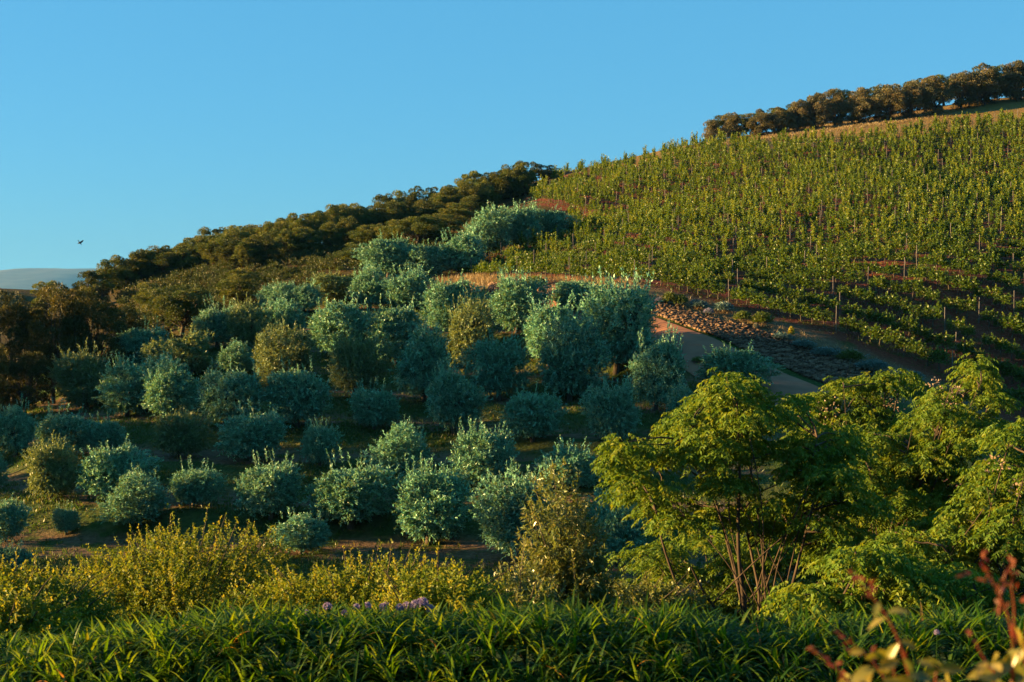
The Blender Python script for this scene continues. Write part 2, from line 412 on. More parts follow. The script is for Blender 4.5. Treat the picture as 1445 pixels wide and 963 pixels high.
gold = rampc(n1, [(0.35, (0.14, 0.10, 0.03)), (0.6, (0.20, 0.12, 0.04)), (0.75, (0.15, 0.055, 0.03))])
tread = mixc(nt, rampc(n1, [(0.50, (0, 0, 0)), (0.60, (1, 1, 1))]), brown, green)
orch = mixc(nt, math_('MULTIPLY', attr('bank'), 0.85), tread, green)
base = mixc(nt, attr('orchard'), green, orch)
base = mixc(nt, attr('rust'), base, rust)
soil = mixc(nt, rampc(n1, [(0.52, (0, 0, 0)), (0.64, (0.75, 0.75, 0.75))]), red, green)
base = mixc(nt, attr('soil'), base, soil)
base = mixc(nt, attr('top'), base, gold)
base = mixc(nt, math_('MULTIPLY', attr('verge'), 0.8), base, rampc(n2, [(0.3, (0.07, 0.06, 0.03)), (0.7, (0.17, 0.12, 0.065))]))
p = nt.nodes.new('ShaderNodeBsdfPrincipled'); p.inputs['Roughness'].default_value = 0.95; p.inputs['Specular IOR Level'].default_value = 0.1
nt.links.new(base, p.inputs['Base Color'])
b = nt.nodes.new('ShaderNodeBump'); b.inputs['Strength'].default_value = 0.7; b.inputs['Distance'].default_value = 0.25; nt.links.new(n2, b.inputs['Height']); nt.links.new(b.outputs[0], p.inputs['Normal'])
o = nt.nodes.new('ShaderNodeOutputMaterial'); nt.links.new(p.outputs[0], o.inputs[0])
me = mb.mesh('hillside', m, True)
for nm, arr in (('orchard', m_orch), ('soil', m_soil), ('verge', m_verge), ('top', m_top), ('rust', m_rust), ('bank', bank)):
    a = me.attributes.new(nm, 'FLOAT', 'POINT'); a.data.foreach_set('value', padm(arr).astype(np.float32).ravel())
tag(link('hillside', me), 'sloping hillside ground of grass, brown earth and red vineyard soil', kind='structure')

# far hills on the left horizon
def far_hill(name, prof, d, depth):
    """a broad hill whose skyline has the given photo profile at distance d"""
    xs = np.linspace(prof[0][0], prof[-1][0], 60); ys = np.interp(xs, [p[0] for p in prof], [p[1] for p in prof])
    rows = []
    for t in np.linspace(-1, 1, 15):
        Y = d + t * depth; hgt = math.cos(t * math.pi / 2) ** 0.8 if abs(t) < 1 else 0
        u, s = ray(xs, ys); z = -45 + (s * d + 45) * hgt + 0.02 * d * 0.05 * wob(xs * 3, xs * 0 + t * 400, 60.0) * hgt
        rows.append(np.stack([u * d, np.full(60, Y), z], 1))
    V = np.concatenate(rows); ii = np.arange(len(V)).reshape(15, 60)
    b_ = MB().add(V, np.stack([ii[:-1, :-1], ii[:-1, 1:], ii[1:, 1:], ii[1:, :-1]], -1).reshape(-1, 4))
    return tag(link(name, b_.mesh(name, M['far'], True)), 'pale blue hills far off on the left horizon', kind='structure')
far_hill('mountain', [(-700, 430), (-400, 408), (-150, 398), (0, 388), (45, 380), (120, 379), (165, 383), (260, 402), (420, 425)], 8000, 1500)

# ------------------------------------------------------------------ dirt road and dry stone wall
def resample(P, step):
    P = np.asarray(P, float); s = np.concatenate([[0], np.cumsum(np.linalg.norm(np.diff(P[:, :2], axis=0), axis=1))])
    n = max(2, int(s[-1] / step) + 1); q = np.linspace(0, s[-1], n)
    return np.stack([np.interp(q, s, P[:, k]) for k in range(P.shape[1])], 1)
def chaikin(P, n=3):
    P = np.asarray(P, float)
    for _ in range(n):
        P = np.vstack([P[:1], np.stack([P[:-1] * 0.75 + P[1:] * 0.25, P[:-1] * 0.25 + P[1:] * 0.75], 1).reshape(-1, P.shape[1]), P[-1:]])
    return P
up_e = chaikin([at(*q) for q in ((760, 425), (850, 430), (925, 450), (1040, 493), (1150, 545), (1260, 605), (1380, 680))])[:, :2]
lo_e = chaikin([at(*q) for q in ((740, 442), (840, 470), (945, 512), (1050, 550), (1120, 590), (1230, 650), (1350, 720))])[:, :2]
n = 160
def even(P, n):
    s = np.concatenate([[0], np.cumsum(np.linalg.norm(np.diff(P, axis=0), axis=1))]); q = np.linspace(0, s[-1], n)
    return np.stack([np.interp(q, s, P[:, 0]), np.interp(q, s, P[:, 1])], 1)
A, B = even(up_e, n), even(lo_e, n)
tt = np.linspace(0, 1, 26)
G = A[:, None] * (1 - tt)[None, :, None] + B[:, None] * tt[None, :, None]
Z = H(G[..., 0], G[..., 1]) + 0.07
V = np.concatenate([G, Z[..., None]], -1).reshape(-1, 3); ii = np.arange(len(V)).reshape(n, 26)
mb = MB().add(V, np.stack([ii[:-1, :-1], ii[:-1, 1:], ii[1:, 1:], ii[1:, :-1]], -1).reshape(-1, 4))
tag(link('dirt_road', mb.mesh('dirt_road', M['road'], True)), 'packed brown dirt road below the dry stone wall', kind='structure')

r = np.random.default_rng(21)
wb = chaikin([at(*q) for q in ((690, 414), (800, 418), (925, 447), (1040, 488), (1150, 536), (1225, 572))])
wt = chaikin([at(*q) for q in ((690, 403), (800, 405), (921, 429), (1050, 461), (1130, 490), (1225, 527))])
n = 90; wb2 = even(wb[:, :2], n); wt2 = even(wt[:, :2], n)
length = np.linalg.norm(np.diff(wb2, axis=0), axis=1).sum()
mb = MB(); box = np.array([(x, y, z) for x in (-.5, .5) for y in (-.5, .5) for z in (-.5, .5)], float)
BF = [(0, 1, 3, 2), (4, 6, 7, 5), (0, 4, 5, 1), (2, 3, 7, 6), (0, 2, 6, 4), (1, 5, 7, 3)]
NC = 19
for c in range(NC + 1):
    s = 0.0
    while s < length:
        wl = r.uniform(0.12, 0.38); tq = min((s + wl / 2) / length, 1) * (n - 1); k = min(int(tq), n - 2); f = tq - k
        a = wb2[k] * (1 - f) + wb2[k + 1] * f; b_ = wt2[k] * (1 - f) + wt2[k + 1] * f
        e = unit(wb2[k + 1] - wb2[k]); cc = (c + r.uniform(-0.25, 0.25)) / NC
        p2 = a + (b_ - a) * cc
        zz = H(*p2) + 0.10 + r.uniform(-0.03, 0.06)
        sc = np.array([wl * 0.97, r.uniform(0.18, 0.3), r.uniform(0.09, 0.16)])
        v = (box * (1 + r.uniform(-0.28, 0.12, (8, 3)))) * sc
        ang = math.atan2(e[1], e[0]) + r.normal(0, 0.12); ca, sa = math.cos(ang), math.sin(ang)
        tl = r.normal(0, 0.12); v[:, 2] += v[:, 0] * tl
        v = np.stack([v[:, 0] * ca - v[:, 1] * sa + p2[0], v[:, 0] * sa + v[:, 1] * ca + p2[1], v[:, 2] + zz], 1)
        mb.add(v, BF, r.uniform()); s += wl + 0.02
tag(link('dry_stone_wall', mb.mesh('dry_stone_wall', M['stone'])), 'long low dry stone wall of brown fieldstones along the dirt road', 'stone wall')

# ------------------------------------------------------------------ olive trees
def olive_proto(seed, spiky=0.3, nsh=1600, aspect=1.0, leafmat='olive'):
    """crown about 3.4 m wide and 3.4 m tall on a short forked trunk"""
    r = np.random.default_rng(seed)
    tr = MB()
    tr.tube([(0, 0, -0.25), (0.02, 0, 0.15), (0.05, 0.03, 0.5), (0.03, 0.06, 0.8)], [0.17, 0.13, 0.11, 0.1], 8)
    for k in range(7):
        d = randdirs(1, r, 0.2)[0]
        tr.tube(limb(r, (0.03, 0.04, 0.6), np.array([0, 0, 1.75]) + d * np.array([1.15, 1.15, 1.0])), np.linspace(0.07, 0.015, 6), 5)
    mb = MB()
    C = np.array([0, 0, 1.6]); R = np.array([1.5, 1.5, 1.5])
    lob = randdirs(9, r, -0.5); lam = r.uniform(0.08, 0.36, 9)
    D = randdirs(nsh, r, -0.93)
    lump = 0.82 + (np.clip((D @ lob.T - 0.72) / 0.28, 0, 1) * lam).sum(1)
    # ragged: some bites out of the crown
    bit = randdirs(5, r, -0.3); lump -= (np.clip((D @ bit.T - 0.8) / 0.2, 0, 1) * 0.32).sum(1)
    q = np.where(r.uniform(size=nsh) < 0.72, r.uniform(0.74, 1.0, nsh), r.uniform(0.25, 0.75, nsh))
    Bp = C + D * R * (lump * q)[:, None]
    Bp[:, 2] = np.maximum(Bp[:, 2], 0.08 + 0.3 * r.uniform(size=nsh))
    up = np.array([0, 0, 1.0])
    S = unit(D * 0.5 + up * r.uniform(0.1, 0.9, nsh)[:, None] + r.normal(0, 0.55, (nsh, 3)))
    ln = r.uniform(0.18, 0.40, nsh) * np.where(r.uniform(size=nsh) < spiky * 0.25, r.uniform(1.4, 2.1, nsh), 1.0)
    S = np.where((D[:, 2:3] < -0.2), unit(S + np.array([0, 0, -0.7])), S)
    shoot_leaves(mb, r, Bp, S, ln, 15, 0.15, 0.055, spread=0.95, follow=0.7)
    # a few long water shoots at the top
    k = int(18 * spiky) + 3
    d2 = randdirs(k, r, 0.55); b2 = C + d2 * R * 0.95
    shoot_leaves(mb, r, b2, unit(d2 * 0.4 + up + r.normal(0, 0.18, (k, 3))), r.uniform(0.5, 1.0, k), 22, 0.15, 0.05, spread=0.6)
    return tr.mesh('olive_trunk', M['bark'], True), mb.mesh('olive_crown', M[leafmat])
OLIVES = [olive_proto(100 + k, sp) for k, sp in enumerate((0.2, 0.9, 0.35, 0.6, 0.15, 1.2))]
SUN_TINTED = [olive_proto(130 + k, sp, leafmat='olive_sun_tint') for k, sp in enumerate((0.3, 0.8))]
OH, OW = 3.2, 3.4
def put(protos, name, px, base, top, wpx, label, cat='tree', group=None, seed=0, H0=OH, W0=OW, d=None, dmin=30.0, parts=('trunk', 'crown')):
    if d is None: P = at(px, base, dmin)
    else:
        u, s = ray(px, base); P = np.array([u * d, d, float(H(u * d, d))])
    u, s = ray(px, top); ht = s * P[1] - P[2]
    wd = wpx / FPX * P[1]
    rr = random.Random(seed * 31 + int(px * 7 + top))
    pr = protos[rr.randrange(len(protos))]
    e = thing(name, label, cat, P, rr.uniform(0, 6.28), (wd / W0 * rr.uniform(0.95, 1.08), wd / W0 * rr.uniform(0.95, 1.08), max(ht, 0.5) / H0), group, list(zip(parts, pr)))
    e.rotation_euler.x = rr.uniform(-0.09, 0.09); e.rotation_euler.y = rr.uniform(-0.09, 0.09)
    return e

ORCH = [
 # px, base, top, width, painted sunlit?, label
 (605, 768, 660, 115, 0, 'broad round dark teal olive tree left of the big ragged one in the front row'),
 (735, 793, 668, 118, 0, 'big ragged dark teal olive tree directly left of the golden willow-leaved shrub'),
 (495, 745, 650, 118, 0, 'wide flat-topped olive tree between two round ones in the front row'),
 (382, 733, 648, 90, 0, 'round teal olive tree just above the peak of the yellow shrubs'),
 (273, 716, 655, 72, 0, 'low dark olive tree right of the overlapping pale pair on the left'),
 (197, 742, 672, 92, 0, 'pale blue-green olive tree half hidden behind the highest yellow shrub twigs'),
 (165, 706, 625, 98, 0, 'dome-shaped olive tree with pale shoots standing behind the pale blue-green one'),
 (72, 706, 627, 76, 1, 'sunlit golden-topped olive tree alone on the left terraces'),
 (8, 765, 703, 62, 0, 'olive tree cut by the left edge above the low pale one'),
 (14, 820, 768, 60, 0, 'lowest pale olive bush in the left corner beside the yellow shrubs'),
 (93, 756, 714, 38, 0, 'tiny sapling olive left of the overlapping pale pair'),
 (425, 782, 724, 88, 0, 'pale low olive bush peeking over the yellow shrub twigs'),
 (868, 800, 705, 92, 0, 'shaded olive tree squeezed between golden shrub and feathery tree'),
 (565, 676, 604, 84, 0, 'compact round olive tree with smooth top in the middle terrace'),
 (677, 692, 605, 92, 0, 'olive tree with a feathery crest above the big ragged dark one'),
 (800, 690, 629, 80, 0, 'low spreading olive tree left of the feathery tree tops'),
 (452, 658, 599, 54, 0, 'small narrow olive tree standing alone above the flat-topped one'),
 (355, 652, 577, 92, 0, 'bushy pale olive tree with many upright shoots in the left centre'),
 (250, 646, 584, 70, 1, 'small bright golden-green olive tree beside a strip of lit grass'),
 (152, 642, 587, 56, 0, 'small upright olive tree between a dark round one and lit grass'),
 (85, 644, 576, 82, 0, 'dark round olive tree on the lit terrace edge at left'),
 (22, 644, 568, 66, 0, 'round olive tree near the left edge under the big dark trees'),
 (-6, 690, 642, 34, 0, 'sliver of an olive tree cut off by the left edge'),
 (865, 624, 543, 78, 0, 'olive tree with a single tall spire shoot left of the feathery tree'),
 (967, 618, 551, 58, 0, 'pale olive tree partly behind the feathery tree crown'),
 (640, 612, 519, 84, 0, 'pointed olive tree with long upright shoots in the centre'),
 (752, 624, 547, 82, 0, 'low round olive tree below the tall centre right olives'),
 (528, 606, 543, 70, 0, 'small round olive tree among bare brown earth in the centre'),
 (420, 604, 514, 94, 0, 'dense round olive tree with pinkish lit crown left of centre'),
 (325, 604, 515, 95, 0, 'wide olive tree with pale top between two round neighbours in the left middle row'),
 (245, 592, 513, 90, 0, 'dark round olive tree with lit left shoulder in the left middle row'),
 (180, 588, 511, 86, 0, 'olive tree with golden left flank right of the fully golden one'),
 (122, 580, 498, 86, 1, 'fully golden sunlit olive tree beside the big dark wood at left'),
 (75, 562, 492, 60, 0, 'blue-green olive tree tucked between golden olive and dark wood'),
 (925, 580, 474, 82, 0, 'tall egg-shaped olive tree beside the dirt road bend'),
 (1035, 556, 488, 102, 0, 'wide pale olive tree standing in front of the dirt road'),
 (598, 566, 469, 86, 0, 'tall rounded olive tree with pale sprouting top in the upper centre'),
 (705, 566, 472, 82, 0, 'rounded bushy olive tree left of the tallest pointed one'),
 (803, 568, 458, 102, 0, 'large pointed olive tree in front of the biggest olive'),
 (497, 560, 476, 76, 1, 'olive tree with yellowish warm crown in the upper centre left'),
 (405, 545, 466, 90, 1, 'sunlit yellow-green olive tree in the upper left of the orchard'),
 (335, 530, 487, 64, 0, 'small low blue-green olive tree wedged between sunlit neighbours'),
 (265, 532, 469, 82, 1, 'golden sunlit olive tree left of the low blue-green one'),
 (200, 528, 456, 82, 0, 'teal olive tree with layered top nearest the umbrella-shaped tree'),
 (105, 530, 484, 50, 0, 'pale olive top just right of the big dark wood'),
 (870, 526, 398, 116, 0, 'biggest olive tree of the orchard, dark and rounded, by the stone wall end'),
 (775, 516, 426, 88, 0, 'olive tree with lit golden left shoulder beside the biggest olive'),
 (665, 520, 429, 76, 1, 'olive tree with thin golden lower branches in the upper centre'),
 (560, 515, 424, 86, 0, 'rounded dark olive tree with tufted top right of the broad lit one'),
 (480, 506, 421, 102, 0, 'broad olive tree with pinkish sunlit upper left side'),
 (402, 484, 428, 72, 0, 'teal olive tree right of the tall yellow-lit one'),
 (350, 496, 426, 66, 1, 'tall yellow-lit leaning olive tree at the upper left'),
 (306, 492, 427, 66, 0, 'grey-teal olive tree left of the tall yellow-lit one'),
 (640, 470, 391, 80, 0, 'dark olive tree right below the strip of golden dry grass'),
 (730, 470, 389, 88, 0, 'wide dark olive tree at the foot of the vineyard'),
 (812, 440, 392, 66, 0, 'small olive tree with flat top left of the biggest olive'),
 (575, 438, 379, 66, 0, 'olive tree with lit left side left of the golden dry grass'),
 (522, 436, 381, 64, 0, 'grey olive tree in the top row, second left of the golden dry grass'),
 (470, 430, 384, 82, 1, 'sunlit pale olive tree at the left of the top row'),
 (428, 440, 400, 56, 0, 'small shaded olive tree at the end of the top row'),
 (388, 446, 404, 56, 0, 'dark blue-green olive tree farthest up beside the rusty scrub'),
 (548, 392, 333, 72, 0, 'grey olive tree at the lower end of the line climbing to the vineyard'),
 (602, 394, 343, 66, 0, 'shaded olive tree just left of the first vineyard posts'),
 (652, 388, 328, 72, 0, 'olive tree third up the line climbing beside the vineyard'),
 (686, 362, 299, 74, 0, 'tall teal olive tree jutting into the vineyard edge'),
 (734, 350, 291, 66, 0, 'olive tree with pale lit top second from the line end at the vineyard'),
 (775, 340, 294, 62, 0, 'last olive tree of the climbing line, surrounded by vines'),
]
for k, (px, ba, to, wd, gold, lab) in enumerate(ORCH):
    put(SUN_TINTED if gold else OLIVES, 'olive_tree', px, ba, to, wd * 1.06, lab, 'olive tree', 'olive trees of the terraced orchard', seed=k)

# ------------------------------------------------------------------ dark wood on the left ridge, grove on the crest
def puff_proto(seed, npuff=26, leaf=0.16, leafmat='wood_leaf', trunk_h=1.3, R=(1.7, 1.7, 1.5), Hc=3.0, per=330, umbrella=False, pr=(0.45, 0.85)):
    """tree with clumps of foliage at the limb ends, about 4.5 m tall"""
    r = np.random.default_rng(seed); tr = MB(); mb = MB(); R = np.array(R)
    tr.tube([(0, 0, -0.4), (0.03, 0, 0.4), (0.06, 0.05, trunk_h), (0.02, 0.1, trunk_h + 0.6)], [0.2, 0.15, 0.12, 0.08], 8)
    D = randdirs(npuff, r, -0.6 if umbrella else -1.0); q = r.uniform(0.55, 1.0, npuff)
    c = np.array([0, 0, Hc]) + D * R * q[:, None]
    for k in range(npuff):
        if k % 2 == 0 or umbrella:
            tr.tube(limb(r, (0.03, 0.06, trunk_h * r.uniform(0.6, 1.2)), c[k]), np.linspace(0.06, 0.012, 6), 5)
        ra = r.uniform(*pr); n = per
        d = randdirs(n, r, -0.6); P = c[k] + d * ra * np.array([1, 1, 0.75]) * r.uniform(0.35, 1.0, n)[:, None] ** 0.5
        Dl = unit(d + r.normal(0, 0.6, (n, 3)) + np.array([0, 0, 0.25])); N = unit(r.normal(0, 1, (n, 3)) + np.array([0, 0, 0.7]))
        mb.leaves(P, Dl, N, leaf * r.uniform(0.7, 1.3, n), leaf * 0.45 * r.uniform(0.7, 1.3, n), np.clip(r.uniform() * 0.5 + r.uniform(0, 0.5, n), 0, 1))
    return tr.mesh('evergreen_trunk', M['bark'], True), mb.mesh('evergreen_crown', M[leafmat])
WOOD = [puff_proto(200 + k, npuff=44, per=300, R=(1.75, 1.75, 2.05), Hc=2.25, trunk_h=0.7, pr=(0.4, 0.75)) for k in range(5)]
SPARSE = [puff_proto(220 + k, npuff=40, per=240, R=(1.7, 1.7, 2.15), Hc=2.35, trunk_h=0.8, pr=(0.3, 0.62)) for k in range(4)]
BIGDARK = [puff_proto(240 + k, leafmat='brown_leaf', npuff=60, per=420, leaf=0.14, R=(2.6, 2.6, 2.7), Hc=3.1, pr=(0.4, 0.8)) for k in range(3)]
UMB = [puff_proto(250, npuff=60, per=400, leaf=0.14, R=(2.7, 2.7, 1.7), Hc=2.6, umbrella=True, pr=(0.4, 0.75))]
GROVE = [puff_proto(260 + k, leafmat='grove_leaf', npuff=44, per=320, R=(1.75, 1.75, 1.95), Hc=1.75, trunk_h=0.6, pr=(0.4, 0.7)) for k in range(4)]
WH, WW = 4.7, 4.2
ORDN = ('first second third fourth fifth sixth seventh eighth ninth tenth eleventh twelfth thirteenth fourteenth fifteenth sixteenth seventeenth eighteenth '
        'nineteenth twentieth twenty-first twenty-second twenty-third twenty-fourth twenty-fifth twenty-sixth twenty-seventh twenty-eighth twenty-ninth thirtieth '
        'thirty-first thirty-second thirty-third thirty-fourth thirty-fifth').split()
SKYL = [(158, 360), (176, 362), (200, 350), (222, 346), (243, 345), (266, 346), (290, 322), (312, 320), (336, 322), (360, 318), (384, 312), (408, 305), (432, 302), (452, 298),
        (472, 285), (496, 286), (520, 289), (546, 270), (570, 266), (596, 262), (622, 262), (645, 256), (664, 238), (690, 242), (716, 240), (742, 226), (766, 232), (778, 240)]
rr = random.Random(5)
for k, (px, to) in enumerate(SKYL):
    d = np.interp(px, [120, 300, 500, 780], [150, 166, 172, 180])
    put(SPARSE if k % 3 else WOOD, 'evergreen_tree', px, 400, to - 2, rr.uniform(40, 54), 'dark evergreen tree on the left skyline ridge, %s from the left of its row' % ORDN[k],
        'evergreen tree', 'skyline trees of the left wood', seed=k, H0=WH, W0=WW, d=d)
LOWE = [(160, 415), (200, 404), (250, 392), (300, 381), (350, 372), (400, 362), (450, 353), (520, 345), (600, 335), (650, 317), (700, 290), (730, 276)]
SKYB = [(160, 402), (200, 396), (300, 368), (400, 350), (500, 334), (600, 311), (660, 290), (745, 275), (790, 268)]
lx_, ly_ = zip(*LOWE); sx_, sy_ = zip(*SKYB)
for row, (fr_, cnt, sz, lab) in enumerate([(-0.32, 17, 44, 'low green tree above the scrub before the left wood, %s from the left'), (0.62, 27, 47, 'round-crowned dark tree in the second row of the left wood, %s from its left end'),
                                           (0.2, 26, 54, 'round-crowned dark tree along the lower edge of the left wood, %s from its left end')]):
    for k in range(cnt):
        px = np.interp(k, [0, cnt - 1], [330 if row == 0 else 172, 690 if row == 0 else 765 - row * 20]) + rr.uniform(-6, 6)
        lo, hi = np.interp(px, lx_, ly_), np.interp(px, sx_, sy_)
        ba = lo + (hi - lo) * fr_ + rr.uniform(-2, 2); u_ = np.interp(px, [160, 300, 450, 740], [0.8, 0.95, 1.0, 0.9])
        put(WOOD, 'evergreen_tree', px, ba, ba - sz * u_ * rr.uniform(0.85, 1.15), rr.uniform(40, 56), lab % ORDN[k], 'evergreen tree', ('low trees in front of the left wood', 'second row of the left wood', 'lower edge of the left wood')[row],
            seed=k + 60 + 40 * row, H0=WH, W0=WW, dmin=90)
for (px, ba, to, wd, lab) in [(65, 0, 392, 52, 'tufted dark treetop showing against the pale far hills at left'), (124, 0, 375, 56, 'dark conical tree standing alone before the far blue hills'),
                              (100, 0, 402, 46, 'low dark tree between the tufted one and the conical one'), (145, 0, 384, 44, 'dark bushy tree right beside the conical lone tree')]:
    put(SPARSE, 'evergreen_tree', px, 430, to, wd, lab, 'evergreen tree', 'trees before the far hills', seed=px, H0=WH, W0=WW, d=140)
for k, (px, ba, to, wd, lab) in enumerate([
    (18, 575, 418, 110, 'tall dark broad tree at the left edge, upper left of the orchard'), (75, 570, 406, 120, 'tallest wide dark tree at the left with brown inner branches'),
    (135, 545, 412, 112, 'dark domed tree closing the left thicket towards the scrub'), (172, 520, 436, 70, 'short dark tree at the right end of the left thicket'),
    (-25, 610, 480, 90, 'dark tree mostly outside the left edge'), (35, 590, 500, 80, 'lower dark bushy tree in front of the left thicket')]):
    put(BIGDARK, 'broadleaf_tree', px, ba, to, wd * 1.05, lab, 'broadleaf tree', 'dark thicket at the left', seed=k, H0=5.7, W0=5.9)
put(UMB, 'umbrella_tree', 256, 478, 402, 128, 'dark umbrella-shaped tree with flat spreading crown above the orchard', 'umbrella tree', H0=4.5, W0=6.4)
put(WOOD, 'broadleaf_tree', 335, 432, 374, 76, 'round yellowish green tree in the rusty scrub', 'broadleaf tree', H0=WH, W0=WW)
put(WOOD, 'broadleaf_tree', 212, 440, 398, 50, 'small dark bush-like tree at the scrub left of the umbrella tree', 'broadleaf tree', H0=WH, W0=WW)
put(UMB, 'umbrella_tree', 590, 352, 305, 100, 'flat-topped dark green tree at the right end of the wood edge', 'umbrella tree', H0=4.5, W0=6.4)
put(WOOD, 'broadleaf_tree', 505, 372, 340, 66, 'low rounded green bush-tree below the wood above the orchard', 'broadleaf tree', H0=WH, W0=WW)
k = 0
for (px, ba, to, wd) in [(1004, 196, 170, 26), (1034, 192, 160, 34), (1072, 188, 156, 44), (1100, 184, 153, 40), (1126, 181, 143, 34), (1150, 178, 134, 38), (1178, 173, 128, 42), (1212, 170, 126, 46),
                         (1252, 166, 121, 58), (1284, 162, 116, 46), (1319, 157, 110, 52), (1356, 149, 103, 52), (1390, 143, 92, 52), (1436, 138, 90, 52), (1480, 132, 84, 56)]:
    put(GROVE, 'grove_tree', px, ba + 5, to, wd, 'sunlit bushy tree in the front row on the vineyard crest, %s from the left' % ORDN[k], 'grove tree', 'front row of the crest grove', seed=k, H0=3.8, W0=4.1); k += 1
k = 0
for px in range(1020, 1500, 24):
    to = np.interp(px, [1020, 1130, 1200, 1320, 1400, 1500], [164, 140, 124, 103, 90, 80]) + rr.uniform(-3, 3)
    put(WOOD, 'grove_tree', px, 150, to, rr.uniform(40, 52), 'shaded dark tree in the back row on the vineyard crest, %s from the left' % ORDN[k], 'grove tree', 'back row of the crest grove', seed=k + 40, H0=WH, W0=WW, d=190); k += 1

TALL = [puff_proto(270 + k, npuff=70, per=300, leaf=0.3, R=(4.2, 4.2, 4.6), Hc=13.0, trunk_h=7.5, pr=(0.9, 1.7)) for k in range(2)]
# trees standing outside the frame on the left, where the low sun comes from
for k, (X, Y, hh, ww) in enumerate([(-50, 45, 9, 8), (-52, 52, 11, 9), (-54, 58, 10, 8), (-53, 73, 10.5, 9), (-54, 80.5, 10, 9), (-55, 89, 9, 8.5), (-57, 97.5, 8, 8), (-59, 106, 8, 8)]):
    thing('broadleaf_tree', 'dark broadleaf tree standing left of the photographed hillside', 'broadleaf tree', (X, Y, float(H(X, Y))), k * 1.3, (ww / 6.2, ww / 6.2, hh / 6.2),
          'trees beyond the left edge', list(zip(('trunk', 'crown'), BIGDARK[k % 3])))

for k, (X, Y) in enumerate([(-57, 77), (-58, 86)]):  # unseen trees added so their high crowns shade the lower vines
    thing('shade_gum_tree', 'added unseen gum tree with a long bare trunk that shades the lower vine rows', 'gum tree', (X, Y, float(H(X, Y))), k * 2.0, (1, 1, 1), 'added shade gum trees beyond the left edge', list(zip(('trunk', 'crown'), TALL[k])))

# ------------------------------------------------------------------ vineyard
def vine_proto(seed, tall):
    r = np.random.default_rng(seed); tr = MB(); mb = MB()
    tr.tube([(0, 0, -0.15), (0.03, 0.01, 0.2), (-0.02, 0.02, 0.45), (0.01, 0, 0.62)], [0.045, 0.04, 0.035, 0.03], 6)
    for sg in (-1, 1): tr.tube(limb(r, (0, 0, 0.6), (0.42 * sg * (0.5 if tall else 1), 0, 0.7)), np.linspace(0.025, 0.012, 6), 5)
    ns = int(r.integers(8, 12)); wx = 0.2 if tall else 0.46
    B = np.stack([r.uniform(-wx, wx, ns), r.normal(0, 0.06, ns), r.uniform(0.42, 0.62, ns)], 1)
    D = unit(np.stack([r.normal(0, 0.12 if tall else 0.2, ns), r.normal(0, 0.13, ns), np.ones(ns)], 1))
    ln = r.uniform(0.65, 1.2, ns) if tall else r.uniform(0.35, 0.85, ns)
    shoot_leaves(mb, r, B, D, ln, 26 if tall else 20, 0.135 if tall else 0.115, 0.13 if tall else 0.11, spread=1.1, follow=0.1, rlo=0.1)
    k = 130 if tall else 340; P = np.stack([r.normal(0, 0.27, k) if tall else r.uniform(-0.56, 0.56, k), r.normal(0, 0.15, k), r.uniform(0.42, 1.0, k)], 1)
    mb.leaves(P, randdirs(k, r, -0.7), unit(r.normal(0, 1, (k, 3)) + np.array([0, 0, 0.6])), 0.115 * r.uniform(0.7, 1.3, k), 0.11, r.uniform(0, 0.7, k))
    return tr, mb
VP = [vine_proto(300 + k, False) for k in range(8)] + [vine_proto(340 + k, True) for k in range(8)]
VM = [(t.mesh('vine_trunk', M['bark'], True), m_.mesh('vine_foliage', M['vine'])) for t, m_ in VP]
ctl = [at(*q)[:2] for q in ((640, 392), (760, 395), (900, 404), (1000, 424), (1100, 451), (1266, 501), (1445, 587))]
ctl = [ctl[0] + (ctl[0] - ctl[1]) * 4.0] + ctl + [ctl[-1] + (ctl[-1] - ctl[-2]) * 3.0]
base_line = resample(chaikin(ctl, 4), 0.5)
tan = unit(np.gradient(base_line, axis=0)); nor = np.stack([-tan[:, 1], tan[:, 0]], 1)
if nor[len(nor) // 2] @ np.array([0.5, 0.8]) < 0: nor = -nor
# smooth the normals so that offset rows stay parallel
ker = np.ones(41) / 41
nor = unit(np.stack([np.convolve(np.pad(nor[:, k], 20, mode='edge'), ker, 'valid') for k in range(2)], 1))
r = np.random.default_rng(33)
rows = []
ROWSP = 2.85
for k in range(34):
    ln_ = base_line + nor * (0.6 + ROWSP * k)
    L_ = resample(ln_, 0.8)
    ang = np.arctan2(*np.gradient(L_, axis=0).T[::-1])
    X, Y = L_[:, 0], L_[:, 1]; ok = (X > X0 + 3) & (X < X1 - 3) & (Y < 200) & (Y > 60)
    X, Y, ang = X[ok], Y[ok], ang[ok]; Zv = H(X, Y)
    px, py = project(X, Y, Zv)
    ok = inpoly(px, py, VINEYARD)
    rows.append(np.stack([X, Y, Zv, ang, px, py], 1)[ok])
RN = ['lowest row'] + [ORDN[k] + ' row from the bottom' for k in range(1, 34)]
count = 0; cut = 0
for k, R_ in enumerate(rows):
    nvis = ((R_[:, 4] < 1455) & (R_[:, 4] > -5)).sum()
    if count + nvis > 300: break
    count += nvis; cut = k + 1
rest_leaf, rest_trunk = MB(), MB()
npost = 0
